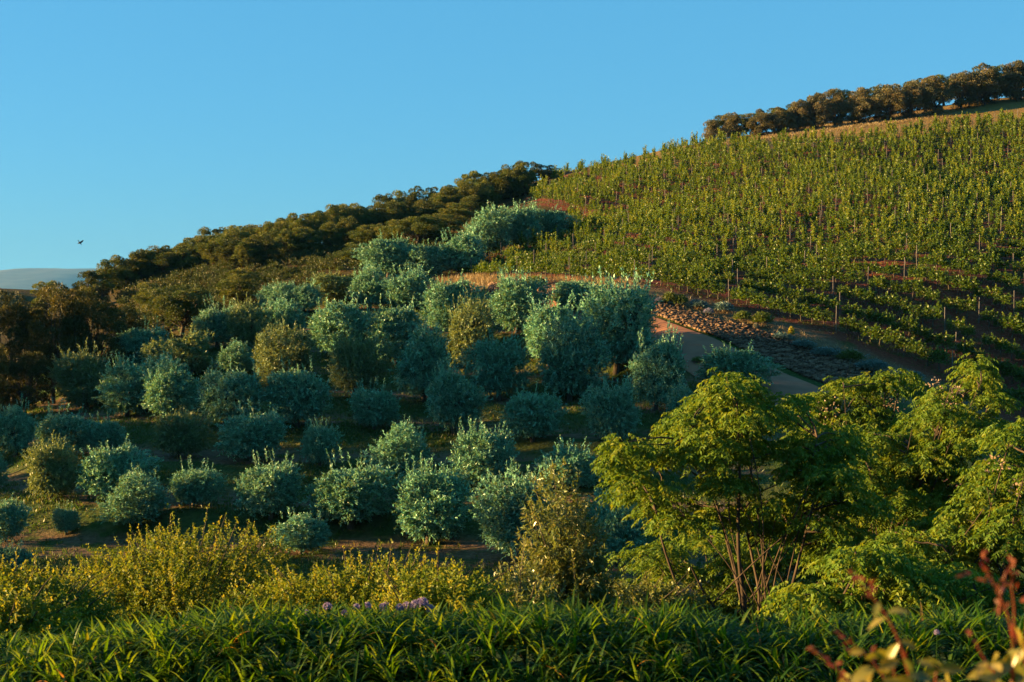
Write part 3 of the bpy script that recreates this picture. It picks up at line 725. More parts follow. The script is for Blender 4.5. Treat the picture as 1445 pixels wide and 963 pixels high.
for k, R_ in enumerate(rows):
    for j, (X, Y, Zv, ang, px, py) in enumerate(R_):
        v = int(r.integers(0, 8)) + (8 if r.uniform() < (k - 3.5) / 4 - (px - 1000) / 400 * 0.9 + 0.2 else 0); s = r.uniform(0.85, 1.2); sz = s * r.uniform(0.85, 1.2); flip = math.pi * r.integers(0, 2)
        X += r.normal(0, 0.06); Y += r.normal(0, 0.06)
        if j % 10 == 3:
            if px < 1455:
                pr_ = MB(); hgt = r.uniform(1.6, 1.9)
                if npost < 5:
                    pr_.tube([(0, 0, -0.3), (0, 0, hgt * 0.5), (0.01, 0, hgt - 0.02), (0.01, 0, hgt)], [0.03, 0.029, 0.028, 0.018], 8)
                    if npost == 0: POST = []
                    POST.append(pr_.mesh('trellis_post', M['post'], True))
                pm = POST[npost % 5] if npost >= 5 else POST[-1]
                o = link('trellis_post', pm); o.location = (X, Y, Zv); o.rotation_euler = (r.normal(0, 0.02), r.normal(0, 0.02), ang)
                tag(o, 'grey wooden trellis post in the vineyard, %s' % RN[k].replace('row from', 'vine row from').replace('lowest row', 'lowest vine row'), 'trellis post', 'trellis posts of the vineyard'); npost += 1
            continue
        if r.uniform() < 0.015: continue
        if k < cut and px < 1455:
            thing('grapevine', 'green staked grapevine growing in the %s of the vineyard' % RN[k], 'grapevine', (X, Y, Zv), ang + flip, (s, s, sz), 'grapevines of the lower vineyard rows',
                  (('trunk', VM[v][0]), ('foliage', VM[v][1])))
        else:
            a = ang + flip; ca, sa = math.cos(a), math.sin(a)
            R3 = np.array([[ca, -sa, 0], [sa, ca, 0], [0, 0, 1]]) @ np.diag([s, s, sz])
            rest_leaf.merge(VP[v][1], R3, (X, Y, Zv)); rest_trunk.merge(VP[v][0], R3, (X, Y, Zv))
e = thing('vineyard', 'mass of sunlit vines filling the upper hillside above the lower rows', 'vineyard', (0, 0, 0))
tag(e, kind='stuff')
tag(link('foliage', rest_leaf.mesh('vineyard_foliage', M['vine']), e), kind='stuff'); tag(link('trunk', rest_trunk.mesh('vineyard_trunks', M['bark']), e), kind='stuff')
print('VINES individual', count, 'rows', cut, 'posts', npost, 'total', sum(len(q) for q in rows))

# ------------------------------------------------------------------ grass and low cover
def blades(mb, P, hgt, wid, r, nb=5, lean=0.5, rlo=0.0, rhi=1.0):
    n = len(P)
    P2 = np.repeat(P, nb, 0) + np.concatenate([r.normal(0, 0.07, (n * nb, 2)), np.full((n * nb, 1), -0.02)], 1)
    D = unit(np.concatenate([r.normal(0, lean, (n * nb, 2)), np.ones((n * nb, 1))], 1))
    N = unit(np.concatenate([r.normal(0, 1, (n * nb, 2)), np.zeros((n * nb, 1))], 1))
    rv = np.repeat(r.uniform(0, 0.6, n), nb) + r.uniform(0, 0.4, n * nb)
    mb.leaves(P2, D, N, hgt * r.uniform(0.5, 1.3, n * nb), wid * r.uniform(0.7, 1.3, n * nb), rlo + (rhi - rlo) * rv, 0.1, 0.12)
def scatter(poly, n, r, ymin=30, ymax=130, dens=None):
    """random ground points inside a plan region given by the pixels that bound it"""
    X = r.uniform(-45, 55, n); Y = r.uniform(ymin, ymax, n); Z = H(X, Y)
    px, py = project(X, Y, Z); ok = inpoly(px, py, poly)
    P = np.stack([X, Y, Z], 1)[ok]
    if dens is not None: P = P[r.uniform(size=len(P)) < dens(P)]
    return P
r = np.random.default_rng(44)
def gi(arr, P): return arr[((P[:, 1] - Y0) / ST).astype(int), ((P[:, 0] - X0) / ST).astype(int)]
P = scatter(ORCHARD, 170000, r, 40, 122, lambda P: np.clip(0.25 + gi(bank, P) * 0.7, 0, 1) * np.clip(0.6 + 1.2 * wob(P[:, 0], P[:, 1], 2.3, 3), 0.12, 1))
mb = MB(); blades(mb, P, 0.26, 0.045, r, 5, 0.45)
tag(link('orchard_grass', mb.mesh('orchard_grass', M['grass'])), 'rough green grass on the orchard terraces', 'grass', kind='stuff')
mb = MB()
for k, R_ in enumerate(rows):
    if not len(R_): continue
    n = len(R_) * 9; q = r.integers(0, len(R_), n); X = R_[q, 0] + r.normal(0, 0.5, n); Y = R_[q, 1] + r.normal(0, 0.5, n)
    blades(mb, np.stack([X, Y, H(X, Y)], 1), 0.2, 0.04, r, 3, 0.5)
tag(link('vineyard_grass', mb.mesh('vineyard_grass', M['grass'])), 'low green weeds under the vine rows', 'grass', kind='stuff')
P = scatter([(605, 414), (600, 402), (640, 393), (760, 395), (900, 402), (912, 415), (800, 403), (700, 402)], 60000, r, 90, 135)
mb = MB(); blades(mb, P, 0.7, 0.03, r, 5, 0.3)
tag(link('dry_grass', mb.mesh('dry_grass', M['dry_grass'])), 'tall golden dry grass at the foot of the vineyard', 'grass', kind='stuff')
P = scatter([(905, 415), (1000, 428), (1130, 470), (1230, 505), (1350, 550), (1330, 580), (1215, 530), (1050, 465), (920, 434)], 40000, r, 70, 105)
mb = MB(); blades(mb, P[::2], 0.38, 0.03, r, 5, 0.55)
tag(link('verge_grass', mb.mesh('verge_grass', M['dry_grass'])), 'thin pale grass on the verge above the stone wall', 'grass', kind='stuff')
P = scatter([(1060, 450), (1130, 470), (1230, 505), (1390, 570), (1340, 590), (1215, 532), (1100, 485)], 30000, r, 70, 105)
P = P[wob(P[:, 0], P[:, 1], 0.9, 5) > 0.05]
mb = MB(); shoot_leaves(mb, r, P, unit(randdirs(len(P), r, 0.2)), 0.3, 6, 0.1, 0.06)
tag(link('groundcover', mb.mesh('groundcover', M['blue_bush'])), 'low blue-grey ground cover above the stone wall', 'ground cover', kind='stuff')
P = scatter([(160, 400), (320, 372), (450, 352), (640, 340), (660, 372), (540, 392), (420, 408), (310, 460), (190, 500), (180, 440)], 26000, r, 95, 160)
cl = P[r.choice(len(P), 700, replace=False)]; nk = 46; cr = r.uniform(0.35, 1.0, len(cl))
DD = randdirs(len(cl) * nk, r, 0.0); rad_ = np.repeat(cr, nk)[:, None]
PP = np.repeat(cl, nk, 0) + DD * rad_ * np.array([1, 1, 0.85]) * r.uniform(0.3, 1, (len(DD), 1))
mb = MB(); shoot_leaves(mb, r, PP, unit(DD + r.normal(0, 0.4, DD.shape) + np.array([0, 0, 0.4])), 0.4 * np.repeat(cr, nk), 16, 0.11, 0.065)
mb.r[-1] = np.clip(mb.r[-1] * 0.4 + np.repeat(r.uniform(0, 0.6, len(cl)), nk * 16), 0, 1)
tag(link('undergrowth', mb.mesh('undergrowth', M['scrub'])), 'rust-brown and olive scrub between wood and orchard', 'scrub', kind='stuff')
P = scatter([(990, 206), (1130, 192), (1240, 178), (1445, 150), (1445, 132), (1240, 165), (1130, 180)], 30000, r, 160, 195)
mb = MB(); blades(mb, P, 0.3, 0.05, r, 4, 0.4)
tag(link('crest_grass', mb.mesh('crest_grass', M['dry_grass'])), 'golden grass strip between vineyard and crest grove', 'grass', kind='stuff')

def bush_proto(seed, mat, flower=None):
    r = np.random.default_rng(seed); st = MB(); mb = MB(); n = 260
    D = randdirs(n, r, -0.1); Bp = D * np.array([0.42, 0.42, 0.38]) * r.uniform(0.3, 1, n)[:, None] + np.array([0, 0, 0.25])
    shoot_leaves(mb, r, Bp, unit(D + np.array([0, 0, 0.5])), 0.16, 9, 0.085, 0.045)
    for k in range(6): st.tube(limb(r, (0, 0, -0.1), randdirs(1, r, 0.3)[0] * 0.4 + np.array([0, 0, 0.15])), np.linspace(0.02, 0.006, 6), 5)
    out = [st.mesh('bush_stem', M['bark']), mb.mesh('bush_foliage', M[mat])]
    if flower:
        fl = MB(); n = 260; D = randdirs(n, r, 0.1); Pp = D * np.array([0.46, 0.46, 0.46]) + np.array([0, 0, 0.28])
        fl.leaves(Pp, unit(D + r.normal(0, 0.5, (n, 3))), unit(r.normal(0, 1, (n, 3))), 0.09, 0.07, r.uniform(0, 1, n)); out.append(fl.mesh('bush_flower', M[flower]))
    return out
BG = [bush_proto(400 + k, 'green_bush') for k in range(2)]; BB = [bush_proto(410 + k, 'blue_bush') for k in range(2)]
BL = [bush_proto(420, 'blue_bush', 'lilac')]; BY = [bush_proto(421, 'green_bush', 'yellow')]; BP = [bush_proto(422, 'blue_bush', 'pink')]
for k, (px, ba, to, wd, pr, lab) in enumerate([
    (946, 432, 410, 24, BG, 'bright green round bush at the left end of the verge above the wall'), (960, 433, 414, 22, BG, 'second bright green bush touching the leftmost one on the verge'),
    (932, 430, 419, 18, BL, 'low lilac flowering cushion at the upper left end of the stone wall'), (1000, 446, 434, 16, BL, 'small bluish lilac cushion midway along the wall top'),
    (1048, 456, 437, 26, BG, 'green bush with yellow tint above the middle of the wall'), (1076, 462, 438, 34, BG, 'wide dark green bush right of the yellow-tinted one'),
    (1067, 466, 459, 10, BP, 'tiny pale pink tuft on the wall edge'), (1116, 478, 459, 9, BY, 'slender yellow flowering plant on the verge'),
    (1105, 482, 468, 30, BB, 'blue-grey cushion plant left of the yellow flower'), (1135, 494, 478, 36, BB, 'broad blue-grey cushion plant below the yellow flower'),
    (1165, 505, 488, 40, BB, 'blue-grey mound on the verge left of the dark green clump'), (1200, 512, 492, 38, BG, 'dark green clump among blue-grey plants on the verge'),
    (1230, 526, 506, 46, BB, 'pale blue-grey mound just above the right end of the wall'), (1280, 540, 520, 44, BB, 'blue-grey mound at the right end of the verge near the tree tops'),
    (1020, 442, 424, 30, BB, 'grey wispy bush at the upper middle of the verge'), (985, 436, 421, 26, BB, 'grey feathery bush right of the bright green pair'),
    (548 + 60, 405, 392, 20, BG, 'small green bush at the left end of the golden grass'), (755, 408, 388, 34, BG, 'olive green bush in the golden grass below the vines'),
    (984, 514, 506, 18, BG, 'low green tuft on the bare island beside the road')]):
    names = ('stem', 'foliage', 'flower')[:len(pr[0])]
    put(pr, 'verge_bush', px, ba, to, wd, lab, 'bush', 'bushes on the verge above the wall', seed=k, H0=0.85, W0=1.05, dmin=60, parts=names)

# ------------------------------------------------------------------ yellow-green shrubs, golden shrub
def ground(px, d):
    u, s = ray(px, 800); return np.array([u * d, d, float(H(u * d, d))])
def big_shrub(name, label, cat, px, d, wpx, top, seed, nsh=1500, mat='shrub', leaf=(0.05, 0.028), nl=28, shoot=(0.3, 0.75), long=40, group=None, upright=0.5, blossom=None, bark='bark', depth=0.8):
    r = np.random.default_rng(seed); P0 = ground(px, d)
    u, s = ray(px, top); Ht = s * d - P0[2]; W = wpx / FPX * d
    st, mb = MB(), MB()
    Rv = np.array([W / 2, W / 2 * depth, Ht * 0.66])
    lob = randdirs(12, r, 0.0); lam = r.uniform(0.05, 0.3, 12)
    D = randdirs(nsh, r, 0.02)
    lump = 0.72 + (np.clip((D @ lob.T - 0.75) / 0.25, 0, 1) * lam).sum(1)
    q = r.uniform(0.15, 1.0, nsh) ** 0.45
    Bp = D * Rv * (lump * q)[:, None]
    S = unit(D * np.array([0.9, 0.9, 0.6]) + np.array([0, 0, upright]) * r.uniform(0.4, 1.2, nsh)[:, None] + r.normal(0, 0.4, (nsh, 3)))
    shoot_leaves(mb, r, Bp, S, r.uniform(*shoot, nsh) * 0.8, nl, leaf[0], leaf[1], spread=0.95, follow=0.5, bend=0.15, droop=0.15)
    D2 = randdirs(long, r, 0.35); l2 = 0.72 + (np.clip((D2 @ lob.T - 0.75) / 0.25, 0, 1) * lam).sum(1)
    B2 = D2 * Rv * l2[:, None]; S2 = unit(D2 * np.array([0.6, 0.6, 0.3]) + np.array([0, 0, 0.8]) + r.normal(0, 0.18, (long, 3)))
    ln = r.uniform(0.25, 0.62, long)
    shoot_leaves(mb, r, B2, S2, ln, 26, leaf[0], leaf[1], spread=0.85, follow=0.6, rlo=0.45)
    for k in range(long):
        st.tube(limb(r, B2[k] * 0.55, B2[k] + S2[k] * ln[k], 5, 0.02), np.linspace(0.014, 0.004, 5), 4)
    for k in range(14):
        d_ = randdirs(1, r, 0.25)[0]; a_ = np.append(r.normal(0, W * 0.05, 2), -0.15)
        st.tube(limb(r, a_, d_ * Rv * 0.72, 8, 0.05), np.linspace(0.05, 0.012, 8), 6)
    parts = [('stem', st.mesh(name + '_stem', M[bark], True)), ('foliage', mb.mesh(name + '_foliage', M[mat]))]
    if blossom:
        fl = MB(); n = 500; D = randdirs(n, r, 0.1); Pp = D * Rv * 0.98
        fl.leaves(Pp, unit(D + r.normal(0, 0.5, (n, 3))), unit(r.normal(0, 1, (n, 3))), 0.04, 0.03, r.uniform(0, 1, n)); parts.append(('blossom', fl.mesh(name + '_blossom', M[blossom])))
    return thing(name, label, cat, P0, 0, (1, 1, 1), group, parts)
SG = 'yellow-green shrubs behind the hedge'
big_shrub('leafy_shrub', 'tallest yellow-green sunlit shrub with many twiggy tips at left', 'shrub', 255, 22.5, 440, 750, 501, 3800, group=SG, long=60)
big_shrub('leafy_shrub', 'yellow-green shrub right of the tallest one behind the lilac flowers', 'shrub', 505, 18.6, 390, 790, 502, 3000, group=SG, long=50)
big_shrub('leafy_shrub', 'low sunlit pale green shrub spilling over the left edge', 'shrub', 20, 18, 240, 800, 503, 1300, group=SG, long=22)
big_shrub('leafy_shrub', 'lowest sunlit shrub at the left end of the hedge', 'shrub', -10, 14.5, 210, 862, 509, 900, group=SG, long=12)
big_shrub('leafy_shrub', 'thin yellow-green shrub with drooping tips low at the left edge', 'shrub', 85, 24.5, 260, 775, 506, 1400, group=SG, long=30)
big_shrub('leafy_shrub', 'dark yellow-green shrub bridging to the golden willow-leaved shrub', 'shrub', 625, 16.8, 180, 826, 504, 1000, group=SG, long=20)
big_shrub('willow_shrub', 'upright golden grey-green shrub with willow-like leaves and glints', 'shrub', 808, 23, 108, 684, 505, 1100, 'willow', (0.11, 0.026), 20, (0.35, 0.7), 26, 'golden shrubs behind the hedge', 1.2)
big_shrub('willow_shrub', 'low broad golden shrub with pinkish tips under the feathery tree', 'shrub', 875, 26, 230, 800, 507, 1300, 'willow', (0.075, 0.028), 18, (0.25, 0.5), 16, 'golden shrubs behind the hedge', 0.8)
big_shrub('willow_shrub', 'small golden-green shrub between dark shrub and upright willow-like one', 'shrub', 730, 21.5, 130, 805, 508, 700, 'willow', (0.085, 0.028), 18, (0.25, 0.5), 16, 'golden shrubs behind the hedge', 0.9)

# ------------------------------------------------------------------ feathery multi-stemmed trees on the right
def feathery(label, px, d, stems, pads, seed, blossoms=()):
    """stems: pixel polylines from the base; pads: (px, py, radius_px) of foliage layers, spread in depth"""
    r = np.random.default_rng(seed); P0 = ground(px, d)
    st, mb, fl = MB(), MB(), MB()
    def P3(x, y, dd):
        u, s = ray(x, y); return np.array([u * dd, dd, s * dd]) - P0
    tips = []
    for poly, dz, w0 in stems:
        q = chaikin([P3(x, y, d + dz * t) for (x, y), t in zip(poly, np.linspace(0, 1, len(poly)))], 2)
        st.tube(q, np.linspace(w0, w0 * 0.3, len(q)), 7); tips.append(q)
    for k in r.choice(len(pads), min(len(pads), 12), replace=False):
        x, y, rad = pads[k]; x0_, y0_ = stems[r.integers(0, len(stems))][0][0]
        xm = x0_ + (x - x0_) * 0.45 + r.normal(0, 12); q = chaikin([P3(x0_ + r.normal(0, 26), y0_, d), P3(xm, y0_ + (y - y0_) * 0.55, d - r.uniform(-0.4, 0.9)), P3(x, y - rad * 0.3, d - r.uniform(-0.2, 1.2))], 3)
        st.tube(q, np.linspace(0.019, 0.006, len(q)), 6); tips.append(q)
    allp = np.concatenate([t[len(t) // 3:] for t in tips])
    for (x, y, rad) in pads:
        nlay = 3 if rad > 40 else 2
        for lay in range(nlay):
            dd = d + r.uniform(-1.0, 2.0); c = P3(x + r.normal(0, rad * 0.3), y + r.normal(0, rad * 0.2), dd); R = rad / FPX * d * r.uniform(0.7, 1.0)
            k = np.argmin(((allp - c) ** 2).sum(1) + (allp[:, 2] > c[2]) * 4)
            st.tube(limb(r, allp[k], c, 6, 0.05), np.linspace(0.022, 0.007, 6), 5)
            nr = int(24 + 20 * rad / 45)
            a = r.uniform(0, 2 * math.pi, nr); q = np.sqrt(r.uniform(0, 1, nr)) * R
            B = c + np.stack([q * np.cos(a), q * np.sin(a), 0.16 * R * (1 - (q / R) ** 2) - 0.22 * R * (q / R) ** 2 + r.normal(0, 0.07, nr)], 1)
            D = unit(np.stack([np.cos(a) + r.normal(0, 0.5, nr), np.sin(a) + r.normal(0, 0.5, nr), r.uniform(-0.1, 0.45, nr)], 1))
            ln = r.uniform(0.22, 0.36, nr); nl = 8
            t = np.linspace(0.15, 1, nl)[None]
            mid = B[:, None] + D[:, None] * (ln[:, None] * t)[..., None]; mid[..., 2] -= 0.55 * ln[:, None] * t ** 2
            side = unit(np.cross(D, np.array([0, 0, 1.0])))
            sr = r.uniform(0, 0.6, (nr, 1)) + r.uniform(0, 0.4, (nr, nl))
            for sg in (-1, 1):
                dl = unit(side[:, None] * sg + D[:, None] * 0.45 + np.array([0, 0, -0.8]) + r.normal(0, 0.3, (nr, nl, 3)))
                N = unit(np.array([0, 0, 0.6]) + r.normal(0, 0.7, (nr, nl, 3)))
                kk = nr * nl
                mb.leaves(mid.reshape(kk, 3), dl.reshape(kk, 3), N.reshape(kk, 3), 0.095 * r.uniform(0.7, 1.2, kk), 0.038, sr.reshape(kk), 0.15, 0.15)
    for (x, y, rad) in blossoms:
        n = 26; c = P3(x, y, d - 0.7); D = randdirs(n, r, -0.6); R = rad / FPX * d
        Pp = c + D * R * r.uniform(0.3, 1, n)[:, None]
        fl.leaves(Pp, unit(D + r.normal(0, 0.6, (n, 3))), unit(r.normal(0, 1, (n, 3))), 0.055, 0.04, r.uniform(0, 1, n))
    parts = [('stem', st.mesh('feathery_stem', M['pale_bark'], True)), ('crown', mb.mesh('feathery_crown', M['feather']))]
    if blossoms: parts.append(('blossom', fl.mesh('feathery_blossom', M['pink'])))
    return thing('feathery_tree', label, 'feathery tree', P0, 0, (1, 1, 1), 'feathery trees on the right', parts)
r = np.random.default_rng(55)
def crown_pads(outline, n, rmin, rmax, seed):
    r = np.random.default_rng(seed); xs = [q[0] for q in outline]; ys = [q[1] for q in outline]; out = []
    while len(out) < n:
        x = r.uniform(min(xs), max(xs)); y = r.uniform(min(ys), max(ys))
        if inpoly(np.array(x), np.array(y), outline): out.append((x, y, r.uniform(rmin, rmax)))
    return out
T1 = [(1010, 545), (1050, 535), (1085, 565), (1130, 590), (1180, 620), (1215, 660), (1245, 710), (1240, 760), (1180, 790), (1130, 760), (1080, 740), (1010, 750), (950, 745), (925, 725), (890, 690), (865, 650), (880, 625), (930, 640), (965, 600), (985, 560)]
top1 = [(1025, 540, 28), (1045, 548, 30), (1003, 560, 26), (985, 590, 32), (958, 625, 30), (880, 630, 28), (868, 655, 24), (905, 650, 30), (900, 690, 28), (1080, 560, 34), (1060, 590, 45), (1010, 610, 45)]
feathery('tall bushy feathery-leaved tree with layered crown and dark slanting stems, right of centre', 1065, 27,
         [([(1058, 905), (1045, 840), (1025, 760), (1005, 690)], 0.8, 0.05), ([(1058, 905), (1050, 850), (1040, 770), (1045, 660), (1040, 570)], -0.5, 0.055),
          ([(1062, 905), (1075, 850), (1060, 780), (1048, 720)], 1.0, 0.045), ([(1050, 905), (1000, 850), (975, 800)], -1.0, 0.04), ([(978, 900), (960, 840), (935, 770), (925, 720)], 0.3, 0.04),
          ([(1110, 905), (1112, 850), (1130, 780), (1150, 700)], -0.6, 0.045), ([(1118, 905), (1140, 840), (1175, 800)], 0.9, 0.035), ([(1100, 905), (1085, 830), (1065, 760)], 0.5, 0.035)],
         top1 + crown_pads(T1, 50, 22, 40, 1), 601)
T2 = [(1130, 570), (1175, 555), (1230, 545), (1250, 590), (1270, 640), (1240, 690), (1200, 680), (1160, 650), (1130, 610)]
feathery('slender feathery tree with pale upright stems behind the bushy one', 1245, 35,
         [([(1245, 900), (1240, 760), (1232, 660), (1240, 590)], 0.5, 0.05), ([(1250, 900), (1248, 780), (1246, 680), (1255, 600)], -0.5, 0.045), ([(1225, 900), (1228, 760), (1230, 690)], 0.9, 0.04),
          ([(1240, 900), (1200, 740), (1180, 620)], -0.4, 0.04)],
         [(1190, 545, 20), (1205, 538, 18), (1245, 538, 24), (1262, 530, 22), (1275, 545, 24), (1225, 545, 18), (1150, 560, 26), (1135, 575, 26)] + crown_pads(T2, 36, 22, 38, 2) + crown_pads([(1180, 640), (1290, 630), (1310, 770), (1190, 780)], 20, 24, 38, 7), 602,
         [(1165, 575, 22), (1150, 590, 20), (1180, 598, 18), (1250, 560, 18), (1262, 572, 14)])
T3 = [(1290, 590), (1330, 560), (1380, 555), (1400, 590), (1390, 640), (1350, 680), (1330, 740), (1290, 740), (1270, 690), (1280, 640)]
feathery('feathery tree with two long slanting stems leaning right', 1265, 31,
         [([(1235, 905), (1270, 720), (1310, 640), (1345, 570)], 0.5, 0.055), ([(1240, 905), (1285, 710), (1320, 640), (1330, 600)], -0.5, 0.045), ([(1250, 905), (1300, 740), (1370, 660)], 0.8, 0.04),
          ([(1215, 905), (1222, 850), (1225, 800)], 0.3, 0.05)],
         [(1345, 545, 26), (1370, 532, 22), (1385, 545, 22), (1322, 560, 24), (1375, 515, 10), (1395, 560, 22), (1310, 580, 26), (1392, 590, 26)] + crown_pads(T3, 28, 20, 36, 3) + crown_pads([(1200, 610), (1290, 610), (1300, 740), (1215, 750)], 18, 22, 36, 8), 603,
         [(1350, 552, 12), (1342, 575, 16), (1320, 545, 12), (1390, 720, 20)])
T4 = [(1400, 610), (1450, 600), (1530, 610), (1530, 860), (1400, 850), (1330, 820), (1250, 800), (1260, 740), (1330, 720), (1380, 690), (1400, 650)]
feathery('broad feathery tree filling the right edge with low dark foliage', 1410, 24.5,
         [([(1410, 905), (1420, 800), (1440, 700), (1450, 640)], 0.5, 0.05), ([(1400, 905), (1370, 830), (1330, 770)], -0.6, 0.045), ([(1415, 905), (1460, 800), (1500, 720)], 0.6, 0.045),
          ([(1290, 905), (1300, 830), (1340, 780)], 0.4, 0.04)],
         [(1430, 612, 24), (1445, 605, 26), (1410, 625, 24)] + crown_pads(T4, 34, 24, 40, 4), 604, [(1405, 655, 18), (1440, 690, 16)])
T5 = [(1130, 790), (1240, 780), (1330, 800), (1400, 830), (1400, 870), (1130, 870)]
feathery('low feathery tree with dense skirts just behind the hedge at right', 1230, 21.5,
         [([(1225, 905), (1215, 860), (1180, 820)], 0.5, 0.04), ([(1230, 905), (1270, 850), (1310, 820)], -0.4, 0.04), ([(1165, 905), (1190, 840), (1215, 795)], -0.9, 0.035)],
         crown_pads(T5, 26, 28, 44, 5), 605)

T6 = [(880, 800), (940, 770), (1010, 755), (1100, 760), (1190, 770), (1230, 870), (880, 880)]
feathery('low golden feathery tree seen between the dark slanting stems of the bushy one', 1040, 34,
         [([(1040, 905), (1030, 860), (1000, 810)], 0.5, 0.04), ([(1045, 905), (1080, 850), (1120, 800)], -0.4, 0.04), ([(1035, 905), (960, 840), (930, 800)], -0.9, 0.035)],
         crown_pads(T6, 40, 28, 44, 6), 606)

# ------------------------------------------------------------------ agapanthus hedge
r = np.random.default_rng(70)
mb = MB()
def strap(mb, r, base, ang, el, L, W, curl, rv, seg=6):
    t = np.linspace(0, 1, seg + 1)
    a = el - curl * t ** 1.6
    h = np.concatenate([[0], np.cumsum(np.cos((a[1:] + a[:-1]) / 2) * L / seg)]); z = np.concatenate([[0], np.cumsum(np.sin((a[1:] + a[:-1]) / 2) * L / seg)])
    dx, dy = math.cos(ang), math.sin(ang); tw = r.normal(0, 0.25)
    c = np.stack([h * dx, h * dy, z], 1) + base
    wv = W * np.minimum(1, np.minimum(0.7 + t * 1.5, (1 - t) * 3.2 + 0.04))
    sd_ = np.stack([-np.sin(a) * dx * 0 - dy * np.ones_like(t), dx * np.ones_like(t), np.sin(tw * t)], 1)
    nrm = np.stack([-np.sin(a) * dx, -np.sin(a) * dy, np.cos(a)], 1)
    V = np.stack([c + sd_ * wv[:, None] / 2 + nrm * wv[:, None] * 0.14, c, c - sd_ * wv[:, None] / 2 + nrm * wv[:, None] * 0.14], 1).reshape(-1, 3)
    i = np.arange(seg) * 3
    F = np.concatenate([np.stack([i, i + 1, i + 4, i + 3], 1), np.stack([i + 1, i + 2, i + 5, i + 4], 1)])
    mb.add(V, F, rv)
for X in np.arange(-4.7, 7.0, 0.17):
    for Y in np.arange(10.45, 12.3, 0.19):
        x = X + r.normal(0, 0.07); y = Y + r.normal(0, 0.07); z = float(H(x, y))
        edge = min(1.0, max(0.45, 0.62 + (x + 3.7) * 0.42)) * (0.92 + 0.08 * math.sin(x * 2.1) + 0.05 * math.sin(x * 5.3 + 1))
        rise = (-0.09 + 0.45 * min(1.0, max(0, (y - 10.45) / 0.75))) * edge
        for q in range(2):
            strap(mb, r, np.array([x, y, z + rise * 0.7]), r.uniform(0, 2 * math.pi), r.uniform(1.05, 1.5), r.uniform(0.32, 0.46) * (0.55 + 0.45 * edge), r.uniform(0.019, 0.03), r.uniform(0.4, 1.1), r.uniform(0.2, 0.95))
        for q in range(30):
            a = r.uniform(0, 2 * math.pi); el = r.uniform(0.55, 1.4)
            strap(mb, r, np.array([x, y, z + rise * 0.7]), a, el, r.uniform(0.27, 0.48) * (0.6 + 0.4 * edge), r.uniform(0.014, 0.026), r.uniform(0.8, 2.6), np.clip(r.uniform(0, 0.95) if r.uniform() > 0.01 else 1.0, 0, 1))
hd = thing('agapanthus_hedge', 'long dense hedge of strap-leaved agapanthus across the bottom of the view', 'hedge', (0, 0, 0))
link('foliage', mb.mesh('agapanthus_foliage', M['strap'], True), hd)
def flower_head(seed, k=40, R=0.075):
    r = np.random.default_rng(seed); fl = MB(); D = randdirs(k, r, -0.5)
    for d_ in D:
        ref = unit(np.cross(d_, np.array([0.3, 0.2, 0.9]))); b_ = np.cross(d_, ref)
        th = np.linspace(0, 2 * math.pi, 6, endpoint=False); Dl = unit(d_[None] * 0.7 + np.cos(th)[:, None] * ref + np.sin(th)[:, None] * b_)
        fl.leaves(np.repeat(d_[None] * R * 0.75, 6, 0), Dl, np.repeat(d_[None], 6, 0), 0.035, 0.014, r.uniform(0, 1, 6))
    return fl.mesh('agapanthus_flower', M['lilac'])
FM = [flower_head(k, 34, 0.07) for k in range(3)]
sb = MB(); sb.tube([(0, 0, -0.7), (0.01, 0, -0.3), (0, 0, 0)], [0.008, 0.007, 0.006], 6); stem_me = sb.mesh('flower_stem', M['strap'], True)
for k, (px, py, s) in enumerate([(462, 857, 0.9), (503, 857, 0.7), (518, 856, 0.85), (541, 858, 0.9), (545, 853, 0.5), (564, 858, 0.8), (574, 856, 0.9), (586, 854, 1.0), (596, 852, 1.2), (608, 860, 0.9), (486, 865, 0.6), (1322, 893, 0.5), (432, 864, 0.5)]):
    u, s_ = ray(px, py); d = 11.9 if px < 1000 else 10.2
    f = link('flower_head', FM[k % 3], hd); f.location = (u * d, d, s_ * d); f.scale = (s * 0.62,) * 3; f.rotation_euler = (0, 0, k)
    tag(f, 'lilac agapanthus flower head')
    link('stem', stem_me, f)

